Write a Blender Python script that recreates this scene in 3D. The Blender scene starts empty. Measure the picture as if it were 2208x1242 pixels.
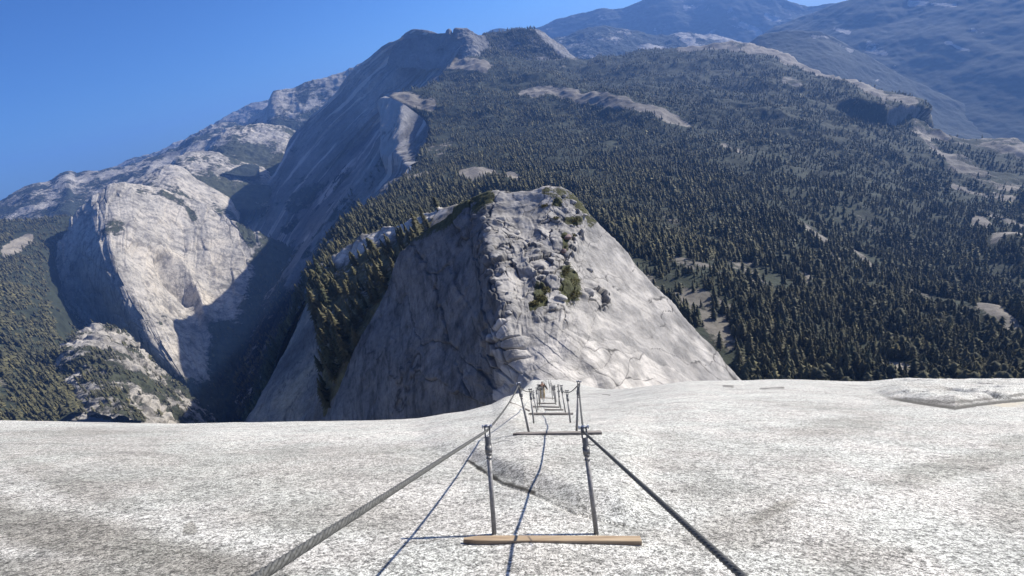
import bpy, bmesh, math, random
import numpy as np
from mathutils import Vector, Matrix
R = math.radians
random.seed(7); rng = np.random.default_rng(11)
scene = bpy.context.scene
col = scene.collection

# ------------------------------------------------------------------ camera frame
F_PX, CX, CY = 1104.0, 1104.0, 621.0
ROLL, PITCH = R(15.7), R(23.2)
F = np.array([0, math.cos(PITCH), -math.sin(PITCH)])
u0 = np.array([0, math.sin(PITCH), math.cos(PITCH)]); r0 = np.array([1.0, 0, 0])
U = math.cos(ROLL) * u0 + math.sin(ROLL) * r0
RT = math.cos(ROLL) * r0 - math.sin(ROLL) * u0
BASIS = np.stack([RT, U, F])                     # rows: slab frame (a right, h up, b ahead)

def cam2w(c): return np.asarray(c, float) @ BASIS
def at(px, py, d):
    """a point of the place seen towards (px, py) of the photograph, d metres away"""
    px, py, d = np.asarray(px, float), np.asarray(py, float), np.asarray(d, float)
    c = np.stack([(px - CX) / F_PX, -(py - CY) / F_PX, np.ones_like(px)], -1)
    c = c / np.linalg.norm(c, axis=-1, keepdims=True) * d[..., None]
    return c @ BASIS
def project(P):
    c = P @ BASIS.T
    return CX + F_PX * c[:, 0] / c[:, 2], CY - F_PX * c[:, 1] / c[:, 2], c[:, 2]

# ------------------------------------------------------------------ numpy noise
def _h(ix, iy, iz, s):
    n = (ix.astype(np.int64) * 374761393 + iy.astype(np.int64) * 668265263 + iz.astype(np.int64) * 2147483647 + s * 974634777) & 0xFFFFFFFF
    n = ((n ^ (n >> 13)) * 1274126177) & 0xFFFFFFFF
    n = ((n ^ (n >> 15)) * 2246822519) & 0xFFFFFFFF
    return ((n ^ (n >> 16)) & 0xFFFFFF) / float(0xFFFFFF)
def vnoise(p, s=0):
    i = np.floor(p); f = p - i; i = i.astype(np.int64)
    f = f * f * f * (f * (f * 6 - 15) + 10)
    r = 0
    for dx in (0, 1):
        for dy in (0, 1):
            for dz in (0, 1):
                w = (f[..., 0] if dx else 1 - f[..., 0]) * (f[..., 1] if dy else 1 - f[..., 1]) * (f[..., 2] if dz else 1 - f[..., 2])
                r = r + w * _h(i[..., 0] + dx, i[..., 1] + dy, i[..., 2] + dz, s)
    return r * 2 - 1
def fbm(p, octv=5, s=0, ridged=False, gain=.5):
    a, t, r, q = 1.0, 0.0, 0, p
    for o in range(octv):
        n = vnoise(q, s + o * 17)
        if ridged: n = 1 - 2 * np.abs(n)
        r = r + a * n; t += a; a *= gain
        q = q * 2.03 + 13.7
    return r / t
def cells(p, s=0, tilt=False):
    """distance to the nearest crack between blocks, and a random value per block"""
    i = np.floor(p).astype(np.int64); f1 = np.full(p.shape[:-1], 9.0); f2 = f1.copy(); val = np.zeros_like(f1); off = np.zeros(p.shape)
    for dx in (-1, 0, 1):
        for dy in (-1, 0, 1):
            for dz in (-1, 0, 1):
                c = i + np.array([dx, dy, dz])
                q = np.stack([_h(c[..., 0], c[..., 1], c[..., 2], s + k) for k in (1, 2, 3)], -1) + c
                d = np.linalg.norm(q - p, axis=-1); v = _h(c[..., 0], c[..., 1], c[..., 2], s + 9)
                near = d < f1
                f2 = np.where(near, f1, np.minimum(f2, d)); val = np.where(near, v, val); f1 = np.where(near, d, f1); off = np.where(near[..., None], p - q, off)
    if not tilt: return f2 - f1, val
    a = val * 40.0; return f2 - f1, val, off[..., 0] * np.cos(a) + off[..., 1] * np.sin(a) + off[..., 2] * np.cos(a * 1.7)
def sstep(a, b, x):
    t = np.clip((x - a) / (b - a), 0, 1); return t * t * (3 - 2 * t)

# ------------------------------------------------------------------ objects
def tag(o, label=None, cat=None, group=None, kind=None):
    if label: o['label'] = label
    if cat: o['category'] = cat
    if group: o['group'] = group
    if kind: o['kind'] = kind
    return o
def empty(name, loc=(0, 0, 0)):
    o = bpy.data.objects.new(name, None); o.location = loc; o.empty_display_size = .1; col.objects.link(o); return o
def np_mesh(name, V, faces, mats, smooth=True, attrs=None, midx=None):
    V = np.asarray(V, np.float32); faces = np.asarray(faces, np.int32); k = faces.shape[1]
    me = bpy.data.meshes.new(name)
    me.vertices.add(len(V)); me.vertices.foreach_set('co', V.ravel())
    me.loops.add(faces.size); me.loops.foreach_set('vertex_index', faces.ravel())
    me.polygons.add(len(faces)); me.polygons.foreach_set('loop_start', np.arange(0, faces.size, k, dtype=np.int32))
    me.polygons.foreach_set('loop_total', np.full(len(faces), k, np.int32))
    if smooth: me.polygons.foreach_set('use_smooth', np.ones(len(faces), bool))
    for m in (mats if isinstance(mats, (list, tuple)) else [mats]): me.materials.append(m)
    if midx is not None: me.polygons.foreach_set('material_index', np.asarray(midx, np.int32))
    me.update(calc_edges=True)
    for n, a in (attrs or {}).items():
        at_ = me.attributes.new(n, 'FLOAT', 'POINT'); at_.data.foreach_set('value', np.asarray(a, np.float32).ravel())
    return me
def np_obj(name, V, faces, mats, parent=None, **kw):
    o = bpy.data.objects.new(name, np_mesh(name, V, faces, mats, **kw)); col.objects.link(o); o.parent = parent; return o
def bm_obj(name, bm, mat, parent=None, smooth=False):
    me = bpy.data.meshes.new(name); bm.to_mesh(me); bm.free(); me.materials.append(mat)
    if smooth:
        for p in me.polygons: p.use_smooth = True
    o = bpy.data.objects.new(name, me); col.objects.link(o); o.parent = parent; return o

# ------------------------------------------------------------------ materials
class NT:
    def __init__(s, name):
        s.m = bpy.data.materials.new(name); s.m.use_nodes = True; s.t = s.m.node_tree; s.n = s.t.nodes; s.l = s.t.links
        s.b = s.n['Principled BSDF']; s.co = s.n.new('ShaderNodeTexCoord').outputs['Object']
    def link(s, a, b): s.l.new(a, b)
    def noise(s, scale, detail=6, rough=.6, dist=0, vec=None, stretch=None):
        n = s.n.new('ShaderNodeTexNoise'); n.inputs['Scale'].default_value = scale; n.inputs['Detail'].default_value = detail
        n.inputs['Roughness'].default_value = rough; n.inputs['Distortion'].default_value = dist
        v = vec or s.co
        if stretch:
            mp = s.n.new('ShaderNodeMapping'); mp.inputs['Scale'].default_value = stretch
            if len(stretch) > 3: pass
            s.link(v, mp.inputs[0]); v = mp.outputs[0]
        s.link(v, n.inputs['Vector']); return n.outputs['Fac']
    def voro(s, scale, feature='DISTANCE_TO_EDGE', vec=None):
        n = s.n.new('ShaderNodeTexVoronoi'); n.feature = feature; n.inputs['Scale'].default_value = scale
        s.link(vec or s.co, n.inputs['Vector']); return n.outputs['Distance']
    def attr(s, name):
        n = s.n.new('ShaderNodeAttribute'); n.attribute_name = name; return n.outputs['Fac']
    def ramp(s, fac, stops):
        n = s.n.new('ShaderNodeValToRGB'); e = n.color_ramp.elements
        e[0].position, e[1].position = stops[0][0], stops[-1][0]
        cv = lambda c: (c, c, c, 1) if not isinstance(c, (tuple, list)) else (*c[:3], 1)
        e[0].color, e[1].color = cv(stops[0][1]), cv(stops[-1][1])
        for p, c in stops[1:-1]: e.new(p).color = cv(c)
        s.link(fac, n.inputs[0]); return n.outputs[0]
    def mix(s, fac, a, b, mode='MIX'):
        n = s.n.new('ShaderNodeMix'); n.data_type = 'RGBA'; n.blend_type = mode
        for sock, v in ((n.inputs[0], fac), (n.inputs[6], a), (n.inputs[7], b)):
            if isinstance(v, (int, float)): sock.default_value = v
            elif isinstance(v, (tuple, list)): sock.default_value = (*v[:3], 1)
            else: s.link(v, sock)
        return n.outputs[2]
    def math(s, op, a, b=0.0, clamp=False):
        n = s.n.new('ShaderNodeMath'); n.operation = op; n.use_clamp = clamp
        for sock, v in ((n.inputs[0], a), (n.inputs[1], b)):
            if isinstance(v, (int, float)): sock.default_value = v
            else: s.link(v, sock)
        return n.outputs[0]
    def bump(s, h, dist, strength=1.0, nxt=None):
        n = s.n.new('ShaderNodeBump'); n.inputs['Distance'].default_value = dist; n.inputs['Strength'].default_value = strength
        s.link(h, n.inputs['Height'])
        if nxt: s.link(nxt, n.inputs['Normal'])
        return n.outputs[0]
    def out(s, color, rough=.9, normal=None, metal=0.0, spec=.2):
        if isinstance(color, (tuple, list)): s.b.inputs['Base Color'].default_value = (*color[:3], 1)
        else: s.link(color, s.b.inputs['Base Color'])
        if isinstance(rough, (int, float)): s.b.inputs['Roughness'].default_value = rough
        else: s.link(rough, s.b.inputs['Roughness'])
        s.b.inputs['Metallic'].default_value = metal; s.b.inputs['Specular IOR Level'].default_value = spec
        if normal: s.link(normal, s.b.inputs['Normal'])
        return s.m

def rock_mat(name, scale, dark, light, warm, bump_d, forest=(.035, .045, .03), ffreq=None, streak=None):
    """granite with weathering; 'forest' attribute = ground cover, 'crack' attribute = dark crevices and streaks"""
    t = NT(name)
    n1 = t.noise(.6 / scale, 8, .62, .4); n2 = t.noise(4 / scale, 8, .7); n3 = t.noise(24 / scale, 5, .7)
    c = t.ramp(n1, [(.32, dark), (.5, light), (.66, warm)])
    c = t.mix(.75, c, t.ramp(n2, [(.3, .35), (.5, .78), (.7, 1.0)]), 'MULTIPLY')
    c = t.mix(.6, c, t.ramp(n3, [(.3, .4), (.55, 1.0)]), 'MULTIPLY')
    if streak:
        ns = t.noise(streak[0], 6, .65, .3, stretch=streak[1])
        c = t.mix(streak[2], c, t.ramp(ns, [(.38, .35), (.52, 1.0), (.7, 1.0)]), 'MULTIPLY')
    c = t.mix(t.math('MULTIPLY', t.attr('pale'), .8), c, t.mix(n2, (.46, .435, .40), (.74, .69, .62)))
    cr = t.attr('crack'); c = t.mix(cr, c, (.055, .052, .05))
    fo = t.attr('forest')
    nf = t.noise(ffreq or 6 / scale, 8, .75); nf2 = t.noise((ffreq or 6 / scale) * .22, 4, .6)
    f = t.math('ADD', t.math('MULTIPLY', fo, 1.7), t.math('ADD', t.math('MULTIPLY', nf, 2.6), t.math('MULTIPLY', nf2, 1.8)))
    f = t.math('MULTIPLY', t.math('SUBTRACT', f, 2.85), 4.0, True)
    f = t.math('MULTIPLY', f, t.math('GREATER_THAN', fo, .01))
    gc = t.ramp(n2, [(.35, tuple(x * .7 for x in forest)), (.65, tuple(x * 1.5 for x in forest))])
    c = t.mix(f, c, gc)
    hgt = t.math('ADD', t.math('ADD', n2, t.math('MULTIPLY', n3, .35)), t.math('MULTIPLY', nf, t.math('MULTIPLY', f, 1.2)))
    return t.out(c, .92, t.bump(hgt, bump_d, .8), spec=.15)

def slab_mat():
    t = NT('foreground_granite')
    big = t.noise(.32, 7, .65, .6); mid = t.noise(1.3, 8, .7, .5, stretch=(.6, 1.6, 1.6)); fine = t.noise(20, 9, .88, .2, stretch=(.9, .9, 1.2)); grain = t.noise(75, 8, .9)
    pat = t.noise(.9, 3, .5, .2)
    sp = t.noise(6.5, 9, .85, .2, stretch=(.9, .9, 1.2))
    c = t.ramp(big, [(.34, (.70, .685, .63)), (.47, (.84, .825, .77)), (.60, (.95, .935, .87))])
    c = t.mix(.45, c, t.ramp(mid, [(.38, .55), (.47, .9), (.55, 1.0)]), 'MULTIPLY')
    sp2 = t.noise(2.6, 12, .92, 0, stretch=(.85, .9, 1.2))
    c = t.mix(.18, c, t.ramp(sp2, [(.44, .3), (.48, .75), (.51, 1.0)]), 'MULTIPLY')
    c = t.mix(.32, c, t.ramp(sp, [(.44, .25), (.48, .75), (.51, 1.0)]), 'MULTIPLY')
    c = t.mix(.62, c, t.ramp(fine, [(.43, .12), (.475, .65), (.51, 1.0)]), 'MULTIPLY')
    c = t.mix(.75, c, t.ramp(grain, [(.43, .12), (.475, .8), (.53, 1.15)]), 'MULTIPLY')
    def peppers(sc, thr, dark, st=(1, 1, 1)):
        nonlocal c
        v = t.n.new('ShaderNodeTexVoronoi'); v.inputs['Scale'].default_value = sc; v.inputs['Randomness'].default_value = 1
        mp = t.n.new('ShaderNodeMapping'); mp.inputs['Scale'].default_value = st; t.link(t.co, mp.inputs[0]); t.link(mp.outputs[0], v.inputs['Vector'])
        sep = t.n.new('ShaderNodeSeparateColor'); t.link(v.outputs['Color'], sep.inputs[0])
        c = t.mix(1.0, c, t.ramp(sep.outputs[0], [(thr - .06, dark), (thr + .06, 1.0)]), 'MULTIPLY')
    peppers(24, .18, .62, (.9, .9, 1)); peppers(55, .25, .48); peppers(110, .27, .38)
    st = t.attr('stain_shade'); c = t.mix(st, c, t.mix(1.0, c, (.52, .51, .485), 'MULTIPLY'))
    c = t.mix(t.attr('gravel'), c, t.mix(fine, (.30, .27, .20), (.55, .50, .42)))
    c = t.mix(t.attr('crack'), c, (.05, .047, .04))
    pinkish = t.ramp(pat, [(.4, (1.01, .99, .97)), (.6, (.985, 1.0, .98))])
    c = t.mix(1.0, c, pinkish, 'MULTIPLY')
    h = t.math('ADD', t.math('MULTIPLY', fine, 1.0), t.math('MULTIPLY', grain, .35))
    return t.out(c, .85, t.bump(h, .012, .9), spec=.25)

def simple(name, c1, c2, scale, rough=.6, metal=0, bump=0.0, stretch=None):
    t = NT(name); n = t.noise(scale, 6, .65, 0, stretch=stretch)
    return t.out(t.ramp(n, [(.35, c1), (.65, c2)]), rough, t.bump(n, bump) if bump else None, metal, .4)

M = {}
M['slab'] = slab_mat()
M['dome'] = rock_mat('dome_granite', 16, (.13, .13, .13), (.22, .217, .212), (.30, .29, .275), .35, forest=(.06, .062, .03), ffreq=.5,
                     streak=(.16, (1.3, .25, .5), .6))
M['ledge'] = rock_mat('ledge_granite', 40, (.15, .145, .14), (.27, .255, .23), (.46, .40, .30), 1.0, forest=(.12, .11, .06), ffreq=.12)
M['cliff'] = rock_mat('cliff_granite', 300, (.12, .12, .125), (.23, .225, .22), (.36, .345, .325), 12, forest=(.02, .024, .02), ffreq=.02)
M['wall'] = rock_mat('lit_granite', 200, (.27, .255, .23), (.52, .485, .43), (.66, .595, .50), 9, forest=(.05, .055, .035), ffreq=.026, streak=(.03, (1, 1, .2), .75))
M['forestfloor'] = rock_mat('forest_slope', 220, (.13, .12, .10), (.26, .235, .20), (.36, .32, .26), 4, forest=(.03, .036, .024), ffreq=.014)
M['far'] = rock_mat('distant_granite', 350, (.20, .19, .18), (.38, .36, .33), (.56, .52, .46), 26, forest=(.03, .038, .032), ffreq=.011)
M['farwood'] = rock_mat('distant_wooded_granite', 400, (.20, .19, .18), (.38, .36, .33), (.56, .52, .46), 6, forest=(.026, .034, .03), ffreq=.008)
M['steel'] = simple('galvanised_steel', (.17, .165, .155), (.30, .29, .275), 40, .5, .15, .001)
M['fitting'] = simple('dark_fitting_steel', (.09, .09, .09), (.19, .19, .19), 60, .45, .3, .001)
M['bright'] = simple('bright_steel', (.4, .4, .4), (.6, .6, .6), 60, .45, .5)
M['cable'] = simple('x', (.1,.1,.1), (.1,.1,.1), 9)
_t = NT('wire_rope_steel'); _n = _t.noise(90, 6, .65); M['cable'] = _t.out(_t.mix(_t.math('MULTIPLY', _t.attr('groove'), .9), _t.ramp(_n, [(.35, (.06, .06, .056)), (.65, (.14, .14, .13))]), (.012, .012, .011)), .6, _t.bump(_n, .0006), .15, .3)  # grooves between strands darkened in colour, standing in for shade
M['wood'] = simple('fresh_timber', (.33, .215, .125), (.52, .38, .24), 30, .75, 0, .002, stretch=(1, .1, 1))
M['oldwood'] = simple('weathered_timber', (.15, .13, .115), (.29, .26, .235), 22, .85, 0, .003)
M['bark'] = simple('conifer_bark', (.09, .06, .045), (.16, .115, .085), 3, .9)
def leaf_mat(name, a, b, sc):
    t = NT(name); n = t.noise(sc, 3, .6); v = t.attr('shade')
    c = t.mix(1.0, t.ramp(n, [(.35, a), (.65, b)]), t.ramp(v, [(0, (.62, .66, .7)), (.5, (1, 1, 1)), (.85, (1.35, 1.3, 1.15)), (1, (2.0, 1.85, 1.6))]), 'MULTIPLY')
    return t.out(c, .8, spec=.15)
M['needles'] = leaf_mat('conifer_needles', (.05, .058, .036), (.105, .11, .065), .35)
M['olive'] = leaf_mat('olive_conifer_needles', (.075, .072, .04), (.15, .135, .08), .35)
M['forest'] = leaf_mat('far_conifer_needles', (.052, .053, .031), (.105, .10, .056), .05)
M['bush'] = leaf_mat('brush_leaves', (.10, .085, .03), (.17, .15, .055), .6)

# ------------------------------------------------------------------ landform surfaces
def catmull(P, t):
    """P (n, ...) sampled at parameters t in 0..n-1"""
    n = len(P); Pe = np.concatenate([[2 * P[0] - P[1]], P, [2 * P[-1] - P[-2]]])
    i = np.clip(np.floor(t).astype(int), 0, n - 2); f = (t - i).reshape(-1, *([1] * (P.ndim - 1)))
    a, b, c, d = Pe[i], Pe[i + 1], Pe[i + 2], Pe[i + 3]
    return .5 * (2 * b + (c - a) * f + (2 * a - 5 * b + 4 * c - d) * f ** 2 + (3 * b - a - 3 * c + d) * f ** 3)
def grid_faces(nr, nc):
    i = np.arange(nr * nc).reshape(nr, nc)
    return np.stack([i[:-1, :-1], i[1:, :-1], i[1:, 1:], i[:-1, 1:]], -1).reshape(-1, 4)
def grid_normals(G):
    du = np.gradient(G, axis=1); dv = np.gradient(G, axis=0); n = np.cross(dv, du)
    n /= np.linalg.norm(n, axis=-1, keepdims=True) + 1e-9
    if n[..., 2].mean() < 0: n = -n
    return n
def inpoly(x, y, poly):
    r = np.zeros(x.shape, bool); j = len(poly) - 1
    for i in range(len(poly)):
        xi, yi = poly[i]; xj, yj = poly[j]
        r ^= ((yi > y) != (yj > y)) & (x < (xj - xi) * (y - yi) / (yj - yi + 1e-9) + xi); j = i
    return r
def segdist(x, y, pl):
    """distance to a polyline and which side (positive = above in the photo)"""
    best = np.full(x.shape, 1e9); side = np.zeros(x.shape)
    for (x0, y0), (x1, y1) in zip(pl[:-1], pl[1:]):
        dx, dy = x1 - x0, y1 - y0; t = np.clip(((x - x0) * dx + (y - y0) * dy) / (dx * dx + dy * dy), 0, 1)
        d = np.hypot(x - x0 - t * dx, y - y0 - t * dy); s = np.sign((x - x0) * dy - (y - y0) * dx)
        side = np.where(d < best, s, side); best = np.minimum(best, d)
    return best, side
SURF = {}
def landform(name, ctrl, nr, nc, mat, disp, label, cat, back=None, cover=None, left_back=None, right_back=None, pale=None):
    C = np.array(ctrl, float)
    C[..., 2] = np.log(C[..., 2])
    C = catmull(C, np.linspace(0, C.shape[0] - 1, nr))
    C = catmull(C.transpose(1, 0, 2), np.linspace(0, C.shape[1] - 1, nc)).transpose(1, 0, 2)
    PX = C[..., :2].copy()
    G = at(C[..., 0], C[..., 1], np.exp(C[..., 2]))
    ctr = G.reshape(-1, 3).mean(0)
    def away(edge, L, H, k=10, outdir=None):
        hd = edge * np.array([1, 1, 0]); hd = hd / (np.linalg.norm(hd, axis=-1, keepdims=True) + 1e-9)
        if outdir is not None: hd = hd * .3 + np.array([*outdir, 0]); hd /= np.linalg.norm(hd, axis=-1, keepdims=True)
        return [edge + hd * L * s + np.array([0, 0, -H]) * s ** 1.6 for s in np.linspace(1, 1 / k, k)]
    if back:
        rows = away(G[0], *back); G = np.concatenate([np.stack(rows), G]); PX = np.concatenate([np.repeat(PX[:1], len(rows), 0), PX])
    if left_back:
        rows = away(G[:, 0], left_back[0], left_back[1], 8, left_back[2]); G = np.concatenate([np.stack(rows, 1), G], 1); PX = np.concatenate([np.repeat(PX[:, :1], len(rows), 1), PX], 1)
    if right_back:
        rows = away(G[:, -1], right_back[0], right_back[1], 8, right_back[2]); G = np.concatenate([G, np.stack(rows[::-1], 1)], 1); PX = np.concatenate([PX, np.repeat(PX[:, -1:], len(rows), 1)], 1)
    N = grid_normals(G); uv = np.stack(np.meshgrid(np.linspace(0, 1, G.shape[1]), np.linspace(0, 1, G.shape[0])), -1)
    res = disp(G, N, uv, PX) if disp else 0
    crack = np.zeros(G.shape[:2])
    if isinstance(res, tuple): res, crack = res
    if disp: G = G + N * res[..., None]
    N2 = grid_normals(G)
    f = cover(G, N2, uv, PX) if cover else np.zeros(G.shape[:2])
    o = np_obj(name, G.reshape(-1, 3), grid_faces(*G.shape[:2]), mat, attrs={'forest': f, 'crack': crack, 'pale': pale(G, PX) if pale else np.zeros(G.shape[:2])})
    tag(o, label, cat, kind='structure')
    SURF[name if name not in SURF else name + label] = (G, f, N2, PX)
    return o, G, f
def D(scale, amp, octv=6, ridged=False, s=0, gain=.5):
    return lambda P: amp * fbm(P / scale, octv, s, ridged, gain)

# ---- the granite slab of the big dome the camera stands on
Hc_b = np.array([-12, 0, 4.3, 8.9, 11.7, 15.4, 18.8, 24, 30, 40, 60, 90, 130, 170, 230, 300])
Hc_h = np.array([-.9, -1.61, -2.06, -2.66, -3.2, -3.93, -4.6, -5.62, -6.78, -8.72, -12.25, -17.3, -23.9, -30.5, -44, -62])
_bb = np.linspace(-12, 300, 3000); _hh = np.interp(_bb, Hc_b, Hc_h)
_k = np.exp(-np.linspace(-2.5, 2.5, 31) ** 2); _k /= _k.sum(); _hh = np.convolve(np.pad(_hh, 15, mode='reflect', reflect_type='odd'), _k, 'valid')
def Hc(b): return np.interp(b, _bb, _hh)
ROWX = np.array([-3000, 0, 400, 800, 900, 1000, 1060, 1100, 1130, 1250, 1400, 1550, 1600, 1700, 1900, 2208, 5000])
ROWY = np.array([905, 908, 914, 907, 903, 893, 876, 852, 826, 824, 824, 822, 821, 819, 823, 825, 828])
LIP = [(880, 962), (960, 985), (1010, 993), (1045, 1018), (1085, 1042), (1150, 1062), (1240, 1106), (1330, 1128), (1400, 1140)]
LIPC = LIP[2:6]
LEDGE = [(1870, 846), (1915, 861), (1985, 873), (2060, 884), (2110, 876), (2160, 870), (2300, 858)]
def slab_h(a, b, relief=True):
    bs = np.maximum(b, .6); t = a / bs; x = CX + F_PX * t
    row = np.interp(x, ROWX, ROWY); q = (row - CY) / F_PX
    k = (np.maximum(q - .105, .02) / 2) ** 2 / 1.61
    Hs = -(1.61 + .105 * b + k * b * b)
    wc = sstep(1080, 1150, x) * (1 - sstep(1200, 1500, x))
    wc = wc * sstep(6, 12, b)
    h = Hs * (1 - wc) + Hc(b) * wc
    if relief:
        y = CY - F_PX * h / bs
        amp = .016 * np.clip(b / 6, .6, 2.4)
        p = np.stack([a, b, 0 * a], -1)
        h = h + .09 * sstep(14, 40, b) * fbm(p / 5, 4, 13) + amp * fbm(p / np.array([2.2, 1.6, 1]), 5, 3) + .006 * fbm(p / .35, 4, 5)
        d, s = segdist(x, y, LIP); dm = d / F_PX * bs; fade = sstep(880, 1000, x) * (1 - sstep(1330, 1420, x))
        h = h + np.where(s > 0, .11 * sstep(0, .2, dm) * (1 - sstep(1.2, 8, dm)), -.02 * (1 - sstep(0, .05, dm))) * fade * (b > .6)
        d, s = segdist(x, y, LEDGE); dm = d / F_PX * bs
        h = h + np.where(s > 0, (.26 + .1 * fbm(p / np.array([.9, .4, 1]), 4, 8)) * sstep(0, .16, dm) * sstep(-.5, -.1, fbm(p / 1.4, 3, 18)) * (1 - sstep(.8, 5, dm)), 0) * sstep(1860, 1960, x) * (b > 2)
    return h
def hit(px, py, lo=1.0, hi=200):
    """slab point seen at a pixel"""
    t = (px - CX) / F_PX; q = -(py - CY) / F_PX
    bs = np.geomspace(lo, hi, 4000); h = slab_h(t * bs, bs, False) / bs
    i = np.argmax(h > q) if (h > q).any() else np.argmin(np.abs(h - q))
    b = bs[i]; return np.array([t * b, float(slab_h(np.array(t * b), np.array(b), True)), b])

bA = np.concatenate([np.linspace(-7, .7, 24)[:-1], np.geomspace(.7, 60, 900), np.geomspace(60.5, 190, 60)])
xs = np.concatenate([np.linspace(-5200, -120, 70), np.linspace(-100, 2308, 1100), np.linspace(2330, 7400, 70)])
BB, XX = np.meshgrid(bA, (xs - CX) / F_PX, indexing='ij')
AA = XX * np.maximum(BB, .7)
HH = slab_h(AA, BB)
Gs = cam2w(np.stack([AA, HH, BB], -1))
bs_ = np.maximum(BB, .6); sx = CX + F_PX * AA / bs_; sy = CY - F_PX * HH / bs_
dl, sl = segdist(sx, sy, LIPC); crk = (1 - sstep(.016, .034, dl / F_PX * bs_ + .012 * vnoise(Gs / .12))) * (BB > 2) * (BB < 9)
d2, s2 = segdist(sx, sy, LIP)
stain_shade = np.where(s2 > 0, (1 - sstep(.05, .38, d2 / F_PX * bs_)), 0) * sstep(1000, 1080, sx) * (1 - sstep(1250, 1340, sx)) * .45 * (BB > 2)  # grey band above the lip paints in the shade on its rounded edge
def blob(cx, cy, rx, ry, ang=0, soft=.45):
    dx, dy = sx - cx, sy - cy; c, s = math.cos(R(ang)), math.sin(R(ang))
    r = np.hypot((dx * c + dy * s) / rx, (-dx * s + dy * c) / ry)
    r = r + .35 * fbm(np.stack([sx / rx * .9, sy / ry * .9, 0 * sx], -1), 4, int(cx))
    return 1 - sstep(1 - soft, 1 + soft, r)
for bdef, k in [((150, 1040, 160, 28, 22), .6), ((60, 1130, 260, 40, 14), .85), ((240, 1175, 380, 50, 12), .95), ((450, 1020, 420, 60, 0), .45), ((100, 960, 300, 40, 0), .4), ((410, 1140, 16, 15, 0, .15), .9), ((700, 1110, 200, 40, 0), .55), ((150, 1230, 420, 36, 0), .8), ((620, 985, 260, 16, -4), .45),
                ((300, 985, 240, 18, 4), .5), ((1660, 1105, 70, 14, -28), .9), ((1590, 1150, 140, 50, -8), .55), ((1800, 920, 120, 20, -6), .45), ((2060, 1010, 150, 26, -10), .65), ((2180, 1090, 60, 60, 0), .5), ((1560, 1060, 110, 30, 0), .35),
                ((1830, 1200, 130, 40, 0), .45), ((1160, 1210, 150, 30, 0), .35), ((1480, 1010, 90, 18, 12), .3), ((1400, 1150, 60, 12, 10), .45), ((2190, 960, 50, 18, 0), .55), ((1250, 985, 70, 20, 0), .25)]:
    stain_shade = np.maximum(stain_shade, blob(*bdef) * k * (BB > .6))
dg, sg = segdist(sx, sy, LEDGE)
gravel = np.where(sg < 0, 1 - sstep(.02, .15, dg / F_PX * bs_ + .08 * vnoise(Gs / .3)), 0) * sstep(2110, 2170, sx) * (BB > 2)
crk = np.maximum(crk, np.where(sg > 0, (1 - sstep(.05, .16, dg / F_PX * bs_)), 0) * sstep(1890, 1940, sx) * .9 * (BB > 2))
for pl_, w_ in (([(1950, 860), (2040, 868), (2120, 862), (2208, 850)], .05), ([(1640, 838), (1690, 836)], .05), ([(1560, 832), (1580, 834)], .06), ([(1330, 836), (1352, 838)], .05), ([(1300, 850), (1316, 852)], .05)):
    dq, sq = segdist(sx, sy, pl_); crk = np.maximum(crk, (1 - sstep(w_ * .4, w_ * 1.2, dq / F_PX * bs_ + .03 * vnoise(Gs / .3))) * .7 * (BB > 2))
o = np_obj('ground', Gs.reshape(-1, 3), grid_faces(*Gs.shape[:2]), M['slab'], attrs={'crack': crk, 'stain_shade': stain_shade, 'gravel': gravel})
tag(o, 'bright speckled granite slab sloping away under the cable route', 'rock slab', kind='structure')

# ---- the lower bare dome straight ahead
dome_ctrl = [
 [(690,980,440),(760,770,430),(830,640,420),(868,545,392),(955,472,355),(1040,425,335),(1140,411,320),(1215,411,318),(1278,470,312),(1340,532,310),(1410,620,308),(1500,712,302),(1592,820,300),(1700,960,290)],
 [(800,960,360),(850,800,345),(900,700,345),(940,600,335),(1005,535,315),(1055,492,302),(1130,495,290),(1200,500,287),(1250,540,282),(1300,592,278),(1360,660,272),(1430,742,266),(1520,838,262),(1600,960,255)],
 [(910,950,285),(940,830,278),(970,755,280),(1000,680,277),(1035,625,268),(1070,590,258),(1130,595,250),(1190,600,246),(1232,625,243),(1272,655,242),(1312,712,238),(1370,772,232),(1430,845,230),(1490,940,225)],
 [(1000,940,232),(1020,865,228),(1035,815,226),(1050,770,224),(1068,722,217),(1092,702,213),(1140,700,212),(1180,702,210),(1212,712,208),(1242,732,206),(1272,764,204),(1312,806,202),(1345,855,200),(1380,930,198)],
 [(1080,930,205),(1090,880,203),(1098,850,201),(1104,828,200),(1112,800,199),(1128,784,198),(1152,774,197),(1180,772,196),(1200,775,196),(1222,785,195),(1245,800,195),(1270,825,194),(1290,860,193),(1310,910,192)],
 [(1150,930,190),(1150,905,188),(1150,890,186),(1152,870,184),(1155,856,182),(1162,846,181),(1170,842,180),(1180,840,179),(1190,840,178),(1202,845,178),(1214,855,177),(1228,868,177),(1240,885,176),(1255,910,175)]]
BLK = [(1062,640),(1040,560),(1030,470),(1075,455),(1110,520),(1150,540),(1175,480),(1200,440),(1250,470),(1245,560),(1290,600),(1300,660),(1240,690),(1120,685)]
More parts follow.
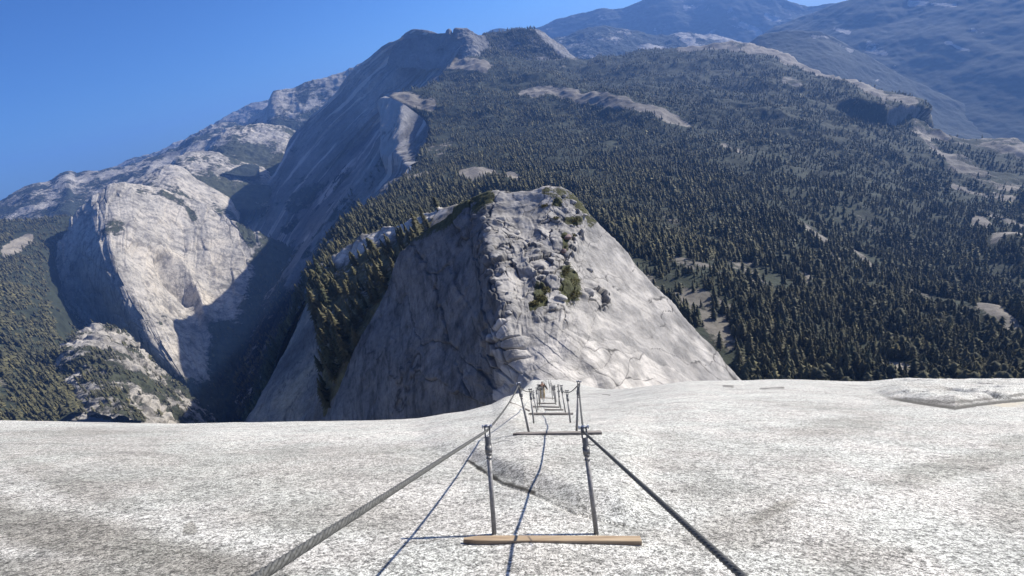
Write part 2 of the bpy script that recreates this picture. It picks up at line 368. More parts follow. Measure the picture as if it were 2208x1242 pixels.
def dome_disp(P, N, uv, PX):
    x, y = PX[..., 0], PX[..., 1]
    # angled downslope sheets
    ang = np.stack([uv[..., 0] * 34, uv[..., 1] * 3.2, 0 * x], -1)
    inner = 1 - sstep(.55, .8, uv[..., 1])
    d = 2.6 * fbm(P / 45, 6, 3) + .8 * fbm(ang, 4, 8) * inner + .35 * fbm(P / 5, 4, 12)
    d = d + 2.2 * np.exp(-(segdist(x + 16 * fbm(P / 16, 3, 81), y, [(1050, 480), (1068, 560), (1088, 640), (1100, 690)])[0] / 24) ** 2) + 4.5 * fbm(P / 30, 4, 83) * sstep(1000, 1060, x) * (1 - sstep(1110, 1180, x))
    gq = np.stack([uv[..., 0] * 13 + .35 * fbm(P / 20, 3, 61), uv[..., 1] * 3.0 + uv[..., 0] * 5 + .2 * fbm(P / 12, 3, 63), 0 * x + .5], -1)
    e4, v4, t4 = cells(gq, 64, True); pl = inner * (.14 + .86 * (1 - sstep(1060, 1110, x)))
    jl = (1 - sstep(.0, .035 - .015 * (x > 1080), e4)) * inner * sstep(.25, .5, fbm(P / 25, 3, 65) + .55)
    d = d + pl * (1.6 * v4 + 1.8 * t4) * sstep(0, .06, e4) + .35 * fbm(P / 7, 5, 66, True, .6)
    ph = (y - 700) * .9 - (x - 1150) * .62 + 10 * fbm(P / 18, 4, 70); fj = np.abs(((ph / 26) % 1) - .5); rm = sstep(1120, 1200, x) * sstep(-.1, .2, fbm(P / 22, 3, 71))
    jl = np.maximum(jl, (1 - sstep(.0, .05, fj)) * rm * .35); d = d + rm * .22 * (((ph / 26) % 1))
    # exfoliation shells: terraced noise
    q = fbm(P / np.array([60, 60, 30]) + 3, 4, 21) * 4; rs = .25 + .3 * (1 - sstep(1200, 1300, x)); d = d + .8 * rs * (np.floor(q) + sstep(.0, .22, q - np.floor(q)))
    fr = q - np.floor(q); crack = np.maximum((1 - sstep(.01, .035, np.abs(fr - .04))) * .6 * rs, jl * .95)
    q2 = fbm(P / np.array([26, 38, 18]) + 9, 5, 41) * 4; fr2 = q2 - np.floor(q2); d = d + .3 * rs * (np.floor(q2) + sstep(0, .2, fr2)); crack = np.maximum(crack, (1 - sstep(.0, .03, np.abs(fr2 - .03))) * .45 * rs)
    blk = sstep(0, 1, np.clip(np.where(inpoly(x, y, BLK), 1.0, 1 - .05 * np.minimum(20, segdist(x, y, BLK + BLK[:1])[0])), 0, 1))
    blk = blk * (.2 + .8 * sstep(-.25, .1, fbm(P / 22, 4, 77)))
    e, v, tl = cells(P / np.array([8.5, 12.5, 8]) + .3 * np.stack([vnoise(P / 4, 1), vnoise(P / 4, 2), vnoise(P / 4, 3)], -1), 5, True)
    e2, v2 = cells(P / 3.1, 15)
    d = d + blk * ((v * 2.4 + 1.6 * tl) * sstep(0, .07, e) + .5 * sstep(0, .07, e) + .5 * sstep(0, .1, e2) * v2)
    crack = np.maximum(crack, blk * (1 - sstep(.02, .08, e)) * .85); crack = np.maximum(crack, blk * (1 - sstep(.02, .08, e2)) * .3)
    # lower left shoulder edge with broken steps
    sh = np.exp(-((x - 1085) / 40) ** 2 - ((y - 760) / 60) ** 2)
    e3, v3 = cells(P / np.array([9, 9, 3.5]), 33); d = d + sh * (v3 * 5 * sstep(0, .2, e3)); crack = np.maximum(crack, sh * (1 - sstep(.02, .1, e3)))
    return d, crack
def dome_pale(P, PX):  # pale rock bands; crest and right side lightened in colour to look sunlit
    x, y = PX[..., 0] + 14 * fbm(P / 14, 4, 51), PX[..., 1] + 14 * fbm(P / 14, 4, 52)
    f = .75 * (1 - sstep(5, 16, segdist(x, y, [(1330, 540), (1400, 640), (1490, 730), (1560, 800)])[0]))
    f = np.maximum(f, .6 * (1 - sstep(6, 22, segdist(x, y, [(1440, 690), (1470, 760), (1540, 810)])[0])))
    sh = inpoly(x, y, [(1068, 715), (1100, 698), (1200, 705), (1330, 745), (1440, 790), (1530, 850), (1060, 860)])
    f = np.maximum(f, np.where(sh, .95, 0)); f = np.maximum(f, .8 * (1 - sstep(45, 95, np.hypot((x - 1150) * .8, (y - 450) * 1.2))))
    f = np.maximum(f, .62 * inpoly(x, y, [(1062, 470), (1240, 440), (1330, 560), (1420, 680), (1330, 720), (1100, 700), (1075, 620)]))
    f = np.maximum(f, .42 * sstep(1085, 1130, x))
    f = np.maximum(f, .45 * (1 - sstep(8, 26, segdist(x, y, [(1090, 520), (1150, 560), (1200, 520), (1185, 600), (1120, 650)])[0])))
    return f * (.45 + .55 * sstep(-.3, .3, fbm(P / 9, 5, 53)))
def dome_cover(P, N, uv, PX):
    x, y = PX[..., 0], PX[..., 1]; f = np.zeros(x.shape)
    for cx, cy, rx, ry in ((1225, 620, 24, 42), (1165, 650, 16, 28), (1150, 668, 10, 12), (1200, 440, 12, 10), (1235, 480, 22, 10), (1215, 530, 8, 22)):
        f = np.maximum(f, np.exp(-((x - cx) / rx) ** 4 - ((y - cy) / ry) ** 4))
    top = sstep(.3, .9, fbm(P / 20, 4, 9) + .9) * (1 - sstep(14, 45, segdist(x, y, [(880, 500), (960, 462), (1040, 432)])[0])) * .75
    top = np.maximum(top, .6 * (1 - sstep(5, 20, segdist(x, y, [(1180, 418), (1230, 425), (1275, 480)])[0])))
    return np.maximum(f * .75, top)
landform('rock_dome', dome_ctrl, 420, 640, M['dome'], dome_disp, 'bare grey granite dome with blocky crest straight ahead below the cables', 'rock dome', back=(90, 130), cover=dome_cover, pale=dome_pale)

def steepen(C, tilt, az, wts):
    S = C.copy(); t, a = R(tilt), R(az); n = np.array([-math.sin(t) * math.cos(a), -math.sin(t) * math.sin(a), math.cos(t)])
    for r in range(1, C.shape[1]):
        p = at(S[:, r - 1, 0], S[:, r - 1, 1], S[:, r - 1, 2]); ray = at(C[:, r, 0], C[:, r, 1], np.ones(len(C)))
        S[:, r, 2] = (p @ n) / (ray @ n)
    w = np.array(wts)[None]; C[..., 2] = np.exp(np.log(C[..., 2]) * (1 - w) + np.log(S[..., 2]) * w); return C
# ---- ledge and buttress left of the dome
ledge_ctrl = [
 [(672,645,700),(677,630,680),(690,600,655),(730,548,640),(790,508,610),(860,482,570),(950,452,500),(1050,440,430)],
 [(640,700,665),(655,690,630),(680,680,600),(728,640,570),(788,598,530),(848,562,480),(890,545,425),(950,520,380)],
 [(602,780,625),(640,765,585),(685,745,555),(722,722,530),(760,700,490),(800,670,458),(845,650,425),(890,640,385)],
 [(562,850,592),(610,840,555),(680,812,520),(708,795,500),(728,785,475),(748,778,452),(775,765,435),(820,760,400)],
 [(520,920,570),(590,915,530),(660,905,490),(695,900,478),(712,900,462),(724,905,448),(745,905,438),(790,900,410)],
 [(480,990,560),(560,990,510),(640,980,470),(690,980,465),(708,980,452),(725,980,445),(745,980,438),(790,980,410)]]
ledge_ctrl = np.array(ledge_ctrl, float)
_l = steepen(ledge_ctrl.transpose(1, 0, 2).copy(), 24, 35, [0, 1, 1, 1, 1, 1]).transpose(1, 0, 2)
_w = np.array([0, .9, .9, .6, 0, 0])[:, None] * np.array([0, .1, .8, 1, 1, .9, .7, .5])[None]
ledge_ctrl[..., 2] = np.exp(np.log(ledge_ctrl[..., 2]) * (1 - _w) + np.log(_l[..., 2]) * _w); print('ledge', np.round(ledge_ctrl[..., 2]))
def ledge_disp(P, N, uv, PX):
    x = PX[..., 0]
    rough = np.where(inpoly(x, PX[..., 1], [(675,600),(740,520),(960,430),(900,540),(750,800),(700,900),(690,700)]), 1.0, .25)
    s = fbm(np.stack([uv[..., 0] * 30, uv[..., 1] * 5, 0 * x], -1), 4, 8)
    e, v = cells(P / 14, 4)
    return 4 * fbm(P / 50, 6, 31) + 1.2 * s + rough * (2.5 * v * sstep(0, .3, e) + 3 * fbm(P / 14, 4, 2)), rough * (1 - sstep(.02, .12, e)) * .5 + .6 * (1 - sstep(0, .05, np.abs(s))) * (rough < .5)
def ledge_pale(P, PX):
    x, y = PX[..., 0] + 8 * fbm(P / 14, 3, 5), PX[..., 1] + 8 * fbm(P / 14, 3, 6)
    return .95 * (1 - sstep(6, 17, segdist(x, y, [(735, 560), (800, 518), (860, 488), (950, 458)])[0])) + .6 * inpoly(x, y, [(690, 620), (760, 560), (900, 500), (850, 620), (740, 780), (700, 760)]) * sstep(-.1, .3, fbm(P / 12, 4, 15))
def ledge_cover(P, N, uv, PX):
    x, y = PX[..., 0], PX[..., 1]
    a = np.where(inpoly(x, y, [(672,630),(740,530),(960,430),(905,545),(755,795),(700,900),(690,740)]), .62, 0.0)
    strip = segdist(x, y, [(730, 560), (800, 520), (860, 492), (930, 460)])[0]
    return a * (.25 + .75 * sstep(8, 22, strip))
landform('rock_buttress', ledge_ctrl, 220, 260, M['ledge'], ledge_disp, 'shaded granite buttress with a tree-covered ramp left of the bare dome', 'buttress', back=(60, 120), cover=ledge_cover, left_back=(120, 400, (-.6, .8)), pale=ledge_pale)

# ---- forested slope to the right
slope_ctrl = [
 [(985,128,4350),(1100,120,4500),(1250,132,4500),(1380,108,4600),(1560,95,4700),(1640,104,4600),(1730,140,4300),(1850,190,3900),(1945,243,3500),(2000,288,3300),(2090,300,3300),(2300,345,3300),(2600,420,3300)],
 [(930,190,3700),(1080,190,3500),(1220,200,3400),(1350,190,3500),(1500,180,3600),(1620,190,3500),(1720,220,3300),(1830,265,3000),(1930,320,2750),(2020,350,2700),(2120,370,2700),(2320,420,2600),(2600,480,2600)],
 [(845,212,3350),(1070,225,3100),(1210,232,3000),(1345,232,3000),(1490,232,3000),(1610,242,2950),(1720,272,2800),(1835,320,2600),(1940,375,2420),(2035,400,2400),(2135,420,2370),(2335,470,2300),(2600,540,2250)],
 [(925,262,2900),(1060,270,2650),(1200,270,2600),(1340,280,2550),(1480,290,2500),(1600,300,2450),(1720,330,2350),(1840,380,2200),(1950,430,2100),(2050,450,2100),(2150,470,2050),(2350,520,2000),(2600,600,1950)],
 [(895,365,2100),(1030,370,1850),(1160,370,1700),(1300,380,1650),(1440,390,1650),(1580,410,1650),(1720,440,1600),(1850,490,1550),(1970,540,1500),(2070,560,1500),(2170,580,1500),(2380,640,1450),(2600,700,1400)],
 [(775,465,1350),(940,450,1200),(1080,450,1100),(1250,470,1050),(1400,500,1080),(1550,520,1100),(1700,550,1100),(1850,600,1080),(1990,650,1050),(2090,670,1050),(2200,690,1050),(2420,740,1000),(2650,800,960)],
 [(720,540,1080),(880,520,900),(1060,520,820),(1240,560,780),(1400,600,800),(1550,640,820),(1700,670,830),(1850,710,820),(1990,750,800),(2100,770,800),(2220,790,790),(2450,840,760),(2700,900,740)],
 [(700,600,950),(860,600,760),(1050,620,680),(1240,680,620),(1400,720,620),(1560,770,640),(1720,800,640),(1870,825,640),(2000,850,640),(2130,870,640),(2260,880,640),(2480,930,620),(2750,990,600)],
 [(690,720,850),(850,760,680),(1050,800,600),(1240,840,540),(1400,880,520),(1560,920,520),(1720,950,520),(1870,980,520),(2000,1000,520),(2130,1020,520),(2260,1030,520),(2480,1080,500),(2800,1150,480)]]
def slope_disp(P, N, uv, PX):
    x, y = PX[..., 0], PX[..., 1]
    k = np.clip(np.linalg.norm(P, axis=-1) / 2500, .25, 1.2)
    d = k * (45 * fbm(P / np.array([500, 500, 500]), 5, 40) + 26 * fbm(P / 260, 4, 44, True)) + 6 * fbm(P / 70, 4, 46)
    # rounded granite shoulders
    for cx, cy, rx, ry, h in ((1300, 235, 190, 22, 45), (1660, 480, 120, 40, 18), (1500, 600, 90, 40, 22), (1060, 385, 60, 20, 16), (1010, 148, 60, 26, 45), (2175, 560, 60, 26, 50), (2140, 720, 80, 30, 22), (1850, 820, 80, 26, 14)):
        d = d + h * np.exp(-((x - cx) / rx) ** 2 - ((y - cy - (x - cx) * .32) / ry) ** 2)
    # cliff under the far right knoll
    s = segdist(x, y, [(1780, 235), (1850, 262), (1900, 275), (1962, 268)])
    d = d + np.where(s[1] > 0, 70, 0) * np.exp(-(s[0] / 50) ** 2) * sstep(1780, 1850, x) * (1 - sstep(1962, 1990, x)) * sstep(0, 8, s[0])
    return d
def slope_cover(P, N, uv, PX):
    x, y = PX[..., 0], PX[..., 1]; f = np.full(x.shape, .98)
    f = f - .55 * sstep(.05, .45, fbm(P / np.array([110, 170, 110]), 6, 60, False, .65)) * sstep(330, 560, y) - .25 * sstep(.1, .5, fbm(P / 300, 6, 61))
    def bare(poly, w, k):
        nonlocal f
        d = segdist(x, y, poly)[0] + 5 * fbm(np.stack([x / 25, y / 12, 0 * x], -1), 3, 71)
        f = f - k * (1 - sstep(w * .5, w * 1.3, d))
    bare([(1125, 208), (1180, 212), (1260, 232), (1340, 250), (1420, 272), (1480, 280)], 9, 1.0)
    bare([(1480, 280), (1520, 290)], 6, .4)
    bare([(850, 215), (880, 222), (930, 232)], 14, 1.0)
    bare([(960, 140), (1000, 150), (1045, 158)], 15, 1.0)
    bare([(1470, 100), (1560, 97), (1640, 108), (1700, 135), (1790, 165), (1860, 205), (1900, 230), (1945, 255)], 12, .72)
    bare([(1850, 235), (1930, 262)], 16, .5)
    bare([(1690, 185), (1720, 195)], 8, .6)
    bare([(1000, 380), (1060, 376), (1110, 392)], 11, .85)
    bare([(880, 385), (920, 375)], 7, .6)
    bare([(1440, 570), (1520, 600), (1570, 625)], 20, .3); bare([(1480, 555), (1540, 575)], 12, .3)
    bare([(1700, 470), (1750, 500), (1780, 520)], 14, .6); bare([(1840, 540), (1900, 590)], 10, .6); bare([(1400, 600), (1430, 640)], 10, .35); bare([(2000, 292), (2090, 305), (2208, 330)], 12, .6); bare([(2060, 350), (2190, 395)], 24, .5); bare([(1690, 560), (1760, 620)], 10, .45); bare([(1960, 640), (2080, 700), (2200, 760)], 12, .55); bare([(1720, 780), (1760, 810)], 14, .5); bare([(1560, 320), (1620, 345)], 10, .5); bare([(2060, 400), (2200, 430)], 9, .45)
    bare([(1520, 700), (1560, 740)], 10, .5); bare([(2110, 700), (2170, 740)], 14, .7); bare([(1900, 800), (1960, 815)], 14, .7)
    bare([(2100, 485), (2130, 500)], 9, .9); bare([(2140, 540), (2208, 545)], 22, .6); bare([(2080, 455), (2208, 500)], 8, .5)
    bare([(960, 300), (940, 330)], 22, .4); bare([(1960, 270), (2000, 310), (2050, 345)], 8, .6)
    bare([(1050, 75), (1250, 140)], 24, .35)
    f = f - .5 * sstep(.6, .35, N[..., 2])
    return np.clip(f, .02, 1)
landform('hill', slope_ctrl, 460, 620, M['forestfloor'], slope_disp, 'long forested slope rising to the right behind the bare dome', 'hillside', back=(500, 350), cover=slope_cover, left_back=(120, 320, (-1, .1)))

# ---- great shaded cliff and its summit
cliff_ctrl = np.array([
 [(890,64,4700),(775,148,4650),(702,226,4550),(642,290,4450),(592,370,4250),(548,440,4050),(500,560,3650),(450,700,3200)],
 [(935,72,4600),(830,160,4500),(750,235,4380),(682,305,4260),(625,385,4080),(580,460,3880),(520,590,3450),(470,720,3050)],
 [(972,76,4500),(890,165,4350),(800,245,4250),(730,320,4120),(665,400,3930),(610,480,3750),(540,610,3300),(485,740,2900)],
 [(995,108,4350),(915,185,4200),(830,262,4100),(760,335,3950),(695,415,3780),(630,500,3550),(550,640,3100),(500,760,2750)],
 [(930,190,3750),(865,250,3700),(815,310,3600),(762,380,3480),(702,452,3300),(642,540,3080),(555,680,2750),(510,800,2450)],
 [(845,212,3350),(832,280,3280),(800,350,3180),(752,420,3050),(702,490,2880),(650,570,2720),(562,720,2450),(515,830,2200)],
 [(915,258,2900),(885,330,2860),(838,390,2780),(780,450,2680),(722,520,2520),(660,600,2400),(570,760,2200),(520,860,2000)],
 [(922,312,2500),(880,370,2480),(830,420,2420),(780,480,2320),(722,550,2210),(660,630,2100),(575,790,1950),(525,890,1800)],
 [(893,366,2100),(850,410,2090),(800,460,2060),(750,515,2000),(700,580,1920),(650,670,1840),(580,815,1750),(530,910,1650)],
 [(838,412,1750),(800,450,1760),(750,500,1760),(710,550,1730),(670,620,1690),(630,700,1620),(580,835,1550),(535,930,1500)],
 [(772,467,1350),(740,500,1400),(710,540,1430),(680,590,1430),(650,660,1420),(620,740,1400),(575,865,1350),(540,950,1300)],
 [(698,580,950),(685,600,1010),(670,630,1080),(652,670,1130),(632,725,1150),(608,795,1170),(570,905,1180),(540,990,1150)]], float)
cliff_ctrl = steepen(cliff_ctrl, 40, 40, [0, 1, 1, .95, .85, .7, .5, .35])
def cliff_disp(P, N, uv, PX):
    x, y = PX[..., 0], PX[..., 1]
    st = np.stack([uv[..., 1] * 42 + .8 * vnoise(P / 500, 3), uv[..., 0] * 3, 0 * x], -1)
    e = sstep(0, .06, uv[..., 0]) * .75 + .25
    d = 30 * fbm(P / 420, 6, 3) + 26 * fbm(st, 5, 5, True) * e + 9 * fbm(st * np.array([3, 2, 1]), 4, 9) * e
    # pillar below the pale shoulder
    d = d + 60 * sstep(832, 842, x) * (1 - sstep(880, 905, x)) * sstep(205, 225, y) * (1 - sstep(350, 385, y))
    d = d + 50 * np.exp(-(segdist(x, y, [(880, 145), (850, 180), (832, 215)])[0] / 14) ** 2) * (x > 700)
    fb = fbm(st * np.array([1.8, 1.3, 1]) + 5, 5, 19); crack = (1 - sstep(0, .09, np.abs(fb))) * .7 * sstep(.0, .3, uv[..., 1] * 0 + uv[..., 0] * 3)
    return d * (.3 + .7 * sstep(900, 1700, np.linalg.norm(P, axis=-1))), crack
def cliff_pale(P, PX):
    G = P; r = np.linspace(0, 1, G.shape[0])[:, None] * 60 + 0 * G[..., 0] + .5 * vnoise(G / 300, 3); q = np.stack([r, np.linspace(0, 1, G.shape[1])[None, :] * 4 + 0 * r, 0 * r], -1)
    return np.clip(sstep(.25, .45, fbm(q, 4, 33)) * .8 + .5 * sstep(832, 842, PX[..., 0]) * (1 - sstep(880, 905, PX[..., 0])) * (PX[..., 1] > 205) * (PX[..., 1] < 370), 0, .8)
def cliff_cover(P, N, uv, PX):
    x, y = PX[..., 0], PX[..., 1]
    f = sstep(.1, .75, fbm(P / 260, 5, 30) + (y - 330) / 500) * .62
    return f * (1 - .9 * sstep(832, 842, x) * (1 - sstep(885, 905, x)) * (y < 380))
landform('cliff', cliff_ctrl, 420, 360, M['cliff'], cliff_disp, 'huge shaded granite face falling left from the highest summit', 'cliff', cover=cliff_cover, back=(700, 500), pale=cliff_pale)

summit_ctrl = [
 [(868,78,4760),(888,65,4750),(915,66,4700),(938,72,4650),(958,74,4620),(968,64,4600),(976,72,4600),(984,62,4600),(1005,63,4600),(1030,76,4600),(1050,72,4700),(1090,68,4800),(1125,63,4800),(1160,66,4800),(1190,84,4750),(1222,108,4700),(1252,136,4600)],
 [(850,100,4680),(880,90,4640),(910,88,4600),(935,92,4560),(955,92,4530),(968,88,4500),(978,92,4480),(990,86,4470),(1010,84,4450),(1036,92,4480),(1060,96,4550),(1095,92,4600),(1130,86,4600),(1165,90,4600),(1195,104,4560),(1226,124,4520),(1258,146,4460)],
 [(840,125,4600),(870,118,4560),(900,115,4520),(930,118,4480),(955,118,4440),(970,114,4400),(985,112,4380),(1000,108,4350),(1020,106,4330),(1045,112,4350),(1070,122,4380),(1100,120,4400),(1135,118,4400),(1170,122,4400),(1200,132,4380),(1232,146,4340),(1265,158,4300)],
 [(830,160,4540),(860,150,4500),(890,148,4460),(925,150,4400),(955,150,4330),(975,148,4250),(990,146,4200),(1005,142,4150),(1025,142,4120),(1050,146,4120),(1078,150,4120),(1105,152,4120),(1140,155,4100),(1175,158,4080),(1210,165,4050),(1245,172,4000),(1280,178,3950)]]
def summit_disp(P, N, uv, PX):
    return 22 * fbm(P / 240, 6, 3) * sstep(0, .15, uv[..., 1]) + 12 * fbm(P / 90, 4, 7, True)
def summit_cover(P, N, uv, PX):
    x, y = PX[..., 0], PX[..., 1]
    f = .62 + .35 * fbm(P / 200, 4, 8); f = f * sstep(1000, 1060, x) + .15 * (1 - sstep(1000, 1060, x))
    f = f - .5 * (1 - sstep(5, 14, segdist(x, y, [(1165, 72), (1200, 98), (1250, 138)])[0])) - .6 * (1 - sstep(8, 22, segdist(x, y, [(1005, 80), (1035, 95)])[0]))
    return np.clip(f, .02, 1)
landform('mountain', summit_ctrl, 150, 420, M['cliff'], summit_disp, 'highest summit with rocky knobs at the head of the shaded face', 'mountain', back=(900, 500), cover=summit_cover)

# ---- sunlit wall across the canyon and what surrounds it
wall_ctrl = [
 [(100,600,3950),(135,520,4050),(165,462,4100),(210,422,4150),(262,400,4250),(330,402,4300),(400,425,4250),(455,448,4200),(505,480,4050),(560,505,3950),(640,540,3900)],
 [(110,640,3850),(140,575,3900),(172,540,3850),(212,500,3650),(262,478,3700),(325,478,3850),(392,500,3900),(452,520,3850),(520,548,3780),(580,565,3700),(650,590,3650)],
 [(130,680,3750),(152,640,3780),(185,625,3700),(232,585,3300),(275,560,3350),(325,560,3520),(385,575,3640),(450,598,3600),(528,620,3520),(600,640,3430),(660,660,3350)],
 [(165,715,3640),(188,702,3650),(222,698,3550),(268,672,3150),(312,650,3120),(355,645,3300),(405,660,3400),(460,680,3340),(530,702,3220),(600,725,3120),(650,740,3020)],
 [(225,748,3480),(250,752,3450),(285,760,3350),(325,752,2950),(362,738,2920),(398,735,3020),(435,745,3080),(480,765,3000),(540,790,2920),(600,810,2850),(640,830,2780)],
 [(325,805,3200),(340,808,3150),(358,815,3050),(385,822,2780),(408,825,2720),(435,830,2760),(465,838,2760),(505,850,2700),(550,865,2650),(600,885,2600),(640,900,2550)],
 [(380,885,2900),(392,890,2850),(405,895,2780),(420,905,2620),(435,910,2560),(460,920,2540),(490,930,2510),(525,940,2480),(560,950,2450),(610,965,2400),(650,980,2380)]]
def wall_disp(P, N, uv, PX):
    x, y = PX[..., 0], PX[..., 1]
    st = np.stack([uv[..., 0] * 26 + vnoise(P / 400, 3), uv[..., 1] * 4, 0 * x], -1)
    d = 24 * fbm(P / 500, 6, 103, False, .42) + 12 * fbm(st, 5, 5) + 3 * fbm(P / 70, 4, 9, True)
    d = d - 55 * np.exp(-(segdist(x, y, [(345, 565), (365, 610), (405, 650)])[0] / 10) ** 2)
    d = d + 45 * np.exp(-(segdist(x, y, [(310, 520), (380, 570), (430, 640), (440, 690)])[0] / 18) ** 2)
    d = d - 25 * np.exp(-((x - 290) / 28) ** 2 - ((y - 540) / 26) ** 2)
    e, v, tl = cells(np.stack([uv[..., 0] * 26, uv[..., 1] * 9 + uv[..., 0] * 6, 0 * x + .5], -1) + .25 * np.stack([fbm(P / 200, 3, 7), fbm(P / 200, 3, 8), 0 * x], -1), 12, True)
    d = d + (6 * v + 7 * tl) * sstep(0, .08, e); fb = fbm(st * 1.7, 4, 29)
    return d, np.maximum((1 - sstep(0, .04, e)) * .3, (1 - sstep(0, .05, np.abs(fb))) * .4)
def wall_cover(P, N, uv, PX):
    x, y = PX[..., 0], PX[..., 1]
    f = .1 + .55 * sstep(.1, .6, fbm(P / 220, 5, 88)) * sstep(-.2, .4, (y - 640) / 300)
    f = np.maximum(f, .7 * sstep(780, 840, y)); f = np.maximum(f, .9 * sstep(425, 475, x) * sstep(660, 720, y)); f = np.maximum(f, .52 * np.exp(-((x - 245) / 28) ** 4 - ((y - 492) / 20) ** 4))
    f = np.maximum(f, .95 * sstep(505, 590, x + .25 * (y - 560))); f = np.maximum(f, .55 * np.exp(-(segdist(x, y, [(300, 412), (350, 418), (400, 440), (420, 470)])[0] / 9) ** 4))
    f = np.maximum(f, .9 * np.exp(-(segdist(x, y, [(485, 440), (520, 470), (540, 520)])[0] / 16) ** 4))
    f = np.maximum(f, .9 * (1 - sstep(110, 145, x)))
    return f
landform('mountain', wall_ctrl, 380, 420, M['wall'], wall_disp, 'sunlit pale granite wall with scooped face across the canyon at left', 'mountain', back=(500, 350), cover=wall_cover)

left_ctrl = [
 [(-420,560,4600),(-250,530,4600),(-100,505,4500),(0,490,4500),(80,480,4500),(160,470,4500),(230,480,4500)],
 [(-420,640,3300),(-250,630,3300),(-100,605,3300),(20,600,3350),(100,600,3600),(150,640,3850),(210,680,3900)],
 [(-420,740,2500),(-250,725,2500),(-100,705,2600),(20,700,2700),(110,690,2950),(185,722,3400),(250,760,3500)],
 [(-420,830,2000),(-250,820,2000),(-100,800,2050),(20,790,2150),(125,765,2400),(260,790,2900),(340,820,3000)],
 [(-420,920,1700),(-250,905,1700),(-100,885,1750),(40,870,1850),(160,830,2050),(340,860,2550),(400,880,2700)],
 [(-420,1020,1500),(-250,1000,1500),(-100,975,1550),(60,950,1600),(190,910,1750),(410,950,2300),(470,960,2400)]]
def left_cover(P, N, uv, PX):
    x, y = PX[..., 0], PX[..., 1]; f = np.full(x.shape, .97) - .45 * sstep(.25, .6, fbm(P / 150, 4, 60)) * sstep(700, 800, y)
    f = f - .9 * np.exp(-(segdist(x, y, [(15, 545), (60, 520)])[0] / 13) ** 4) - .4 * np.exp(-(segdist(x, y, [(0, 840), (20, 900)])[0] / 22) ** 4)
    f = f - .3 * np.exp(-(segdist(x, y, [(170, 690), (210, 740)])[0] / 16) ** 4)
    return np.clip(f, .02, 1)
landform('hill', left_ctrl, 240, 300, M['forestfloor'], lambda P, N, uv, PX: 38 * fbm(P / 420, 5, 140) + 20 * fbm(P / 200, 4, 144, True) + 6 * fbm(P / 70, 3, 146),
         'dark forested slope at the far left below the sunlit wall', 'hillside', back=(600, 300), cover=left_cover)
landform('canyon', [[(420,405,5600),(500,420,5400),(600,430,5300),(760,430,5200)],[(420,470,5000),(500,490,4900),(600,500,4800),(760,500,4700)],[(420,560,4500),(500,580,4400),(600,600,4300),(760,600,4200)],[(420,760,3900),(500,780,3700),(600,800,3500),(760,800,3300)]],
         120, 120, M['cliff'], lambda P, N, uv, PX: 40 * fbm(P / 400, 5, 333), 'deep shadowed canyon between the sunlit wall and the shaded face', 'canyon', cover=lambda P, N, uv, PX: np.full(P.shape[:2], .9))
crag_ctrl = [
 [(60,860,2150),(100,790,2180),(165,724,2220),(230,710,2280),(300,754,2300),(370,822,2300),(440,890,2280),(480,950,2250)],
 [(60,920,2000),(108,845,2020),(170,795,1990),(240,785,1990),(310,818,2030),(375,868,2100),(442,930,2150),(490,980,2150)],
 [(60,990,1800),(112,930,1760),(172,905,1680),(242,900,1640),(312,925,1680),(380,960,1780),(450,1000,1880),(500,1040,1950)]]
def crag_disp(P, N, uv, PX):
    e, v = cells(P / np.array([60, 60, 45]), 3); e2, v2 = cells(P / 26, 8)
    return 20 * fbm(P / 170, 5, 15) + 14 * v * sstep(0, .3, e) + 5 * v2 * sstep(0, .3, e2) + 8 * fbm(P / 50, 4, 5, True)
landform('crag', crag_ctrl, 260, 360, M['wall'], crag_disp, 'broken sunlit granite crag with scattered trees, bottom left above the slab', 'crag', back=(250, 250),
         cover=lambda P, N, uv, PX: np.clip(.46 + .55 * fbm(P / 80, 5, 5) + .3 * sstep(140, 60, PX[..., 0]), 0, .8))

def dome_patch(sky, drop, d0, d1, label, seed, cover=.35, amp=25, mat='wall', back=(500, 300), nr=110, nc=220, lean=0, rg=.5, bare=()):
    def bareness(P, PX):
        r = np.zeros(P.shape[:2])
        for pl, w in bare: r = np.maximum(r, .62 * (1 - sstep(w * .3, w * 1.6, segdist(PX[..., 0], PX[..., 1], pl)[0] + w * .7 * fbm(P / 90, 4, 5))))
        return r
    n = len(sky); rows = []
    for k, f in enumerate((0, .3, .65, 1.0)):
        rows.append([(x + lean * f, y + drop[i] * f, d0 + (d1 - d0) * f ** .8) for i, (x, y) in enumerate(sky)])
    return landform('mountain', rows, nr, nc, M[mat], lambda P, N, uv, PX: amp * fbm(P / (amp * 9), 6, seed) + amp * rg * fbm(P / (amp * 4), 4, seed + 5, True),
                    label, 'mountain', back=back, cover=lambda P, N, uv, PX: np.clip(cover + .5 * fbm(P / 260, 5, seed + 9) + .5 * sstep(.3, .8, uv[..., 1]) * (cover < .5) - bareness(P, PX), 0, 1), pale=lambda P, PX: np.clip(bareness(P, PX), 0, 1) * .25)
dome_patch([(270,400),(300,384),(330,368),(352,359),(378,357),(400,368),(430,390),(465,408),(498,432),(515,460)], [60,70,80,90,95,95,85,70,50,40], 4900, 4350, 'small pale dome just behind the sunlit wall', 205, .1, 16)
dome_patch([(350,400),(375,345),(400,328),(435,324),(470,330),(500,340),(530,350),(560,362),(580,376),(560,420)], [60,90,100,110,110,110,100,90,70,50], 5600, 4800, 'rounded granite hills with sparse trees behind the small pale dome', 215, .38, 28)
dome_patch([(440,330),(460,298),(485,280),(520,272),(565,270),(610,271),(640,284),(670,300),(700,340)], [60,80,90,100,110,110,110,90,60], 6400, 5500, 'flat-topped pale hill left of the great shaded face', 225, .4, 30)
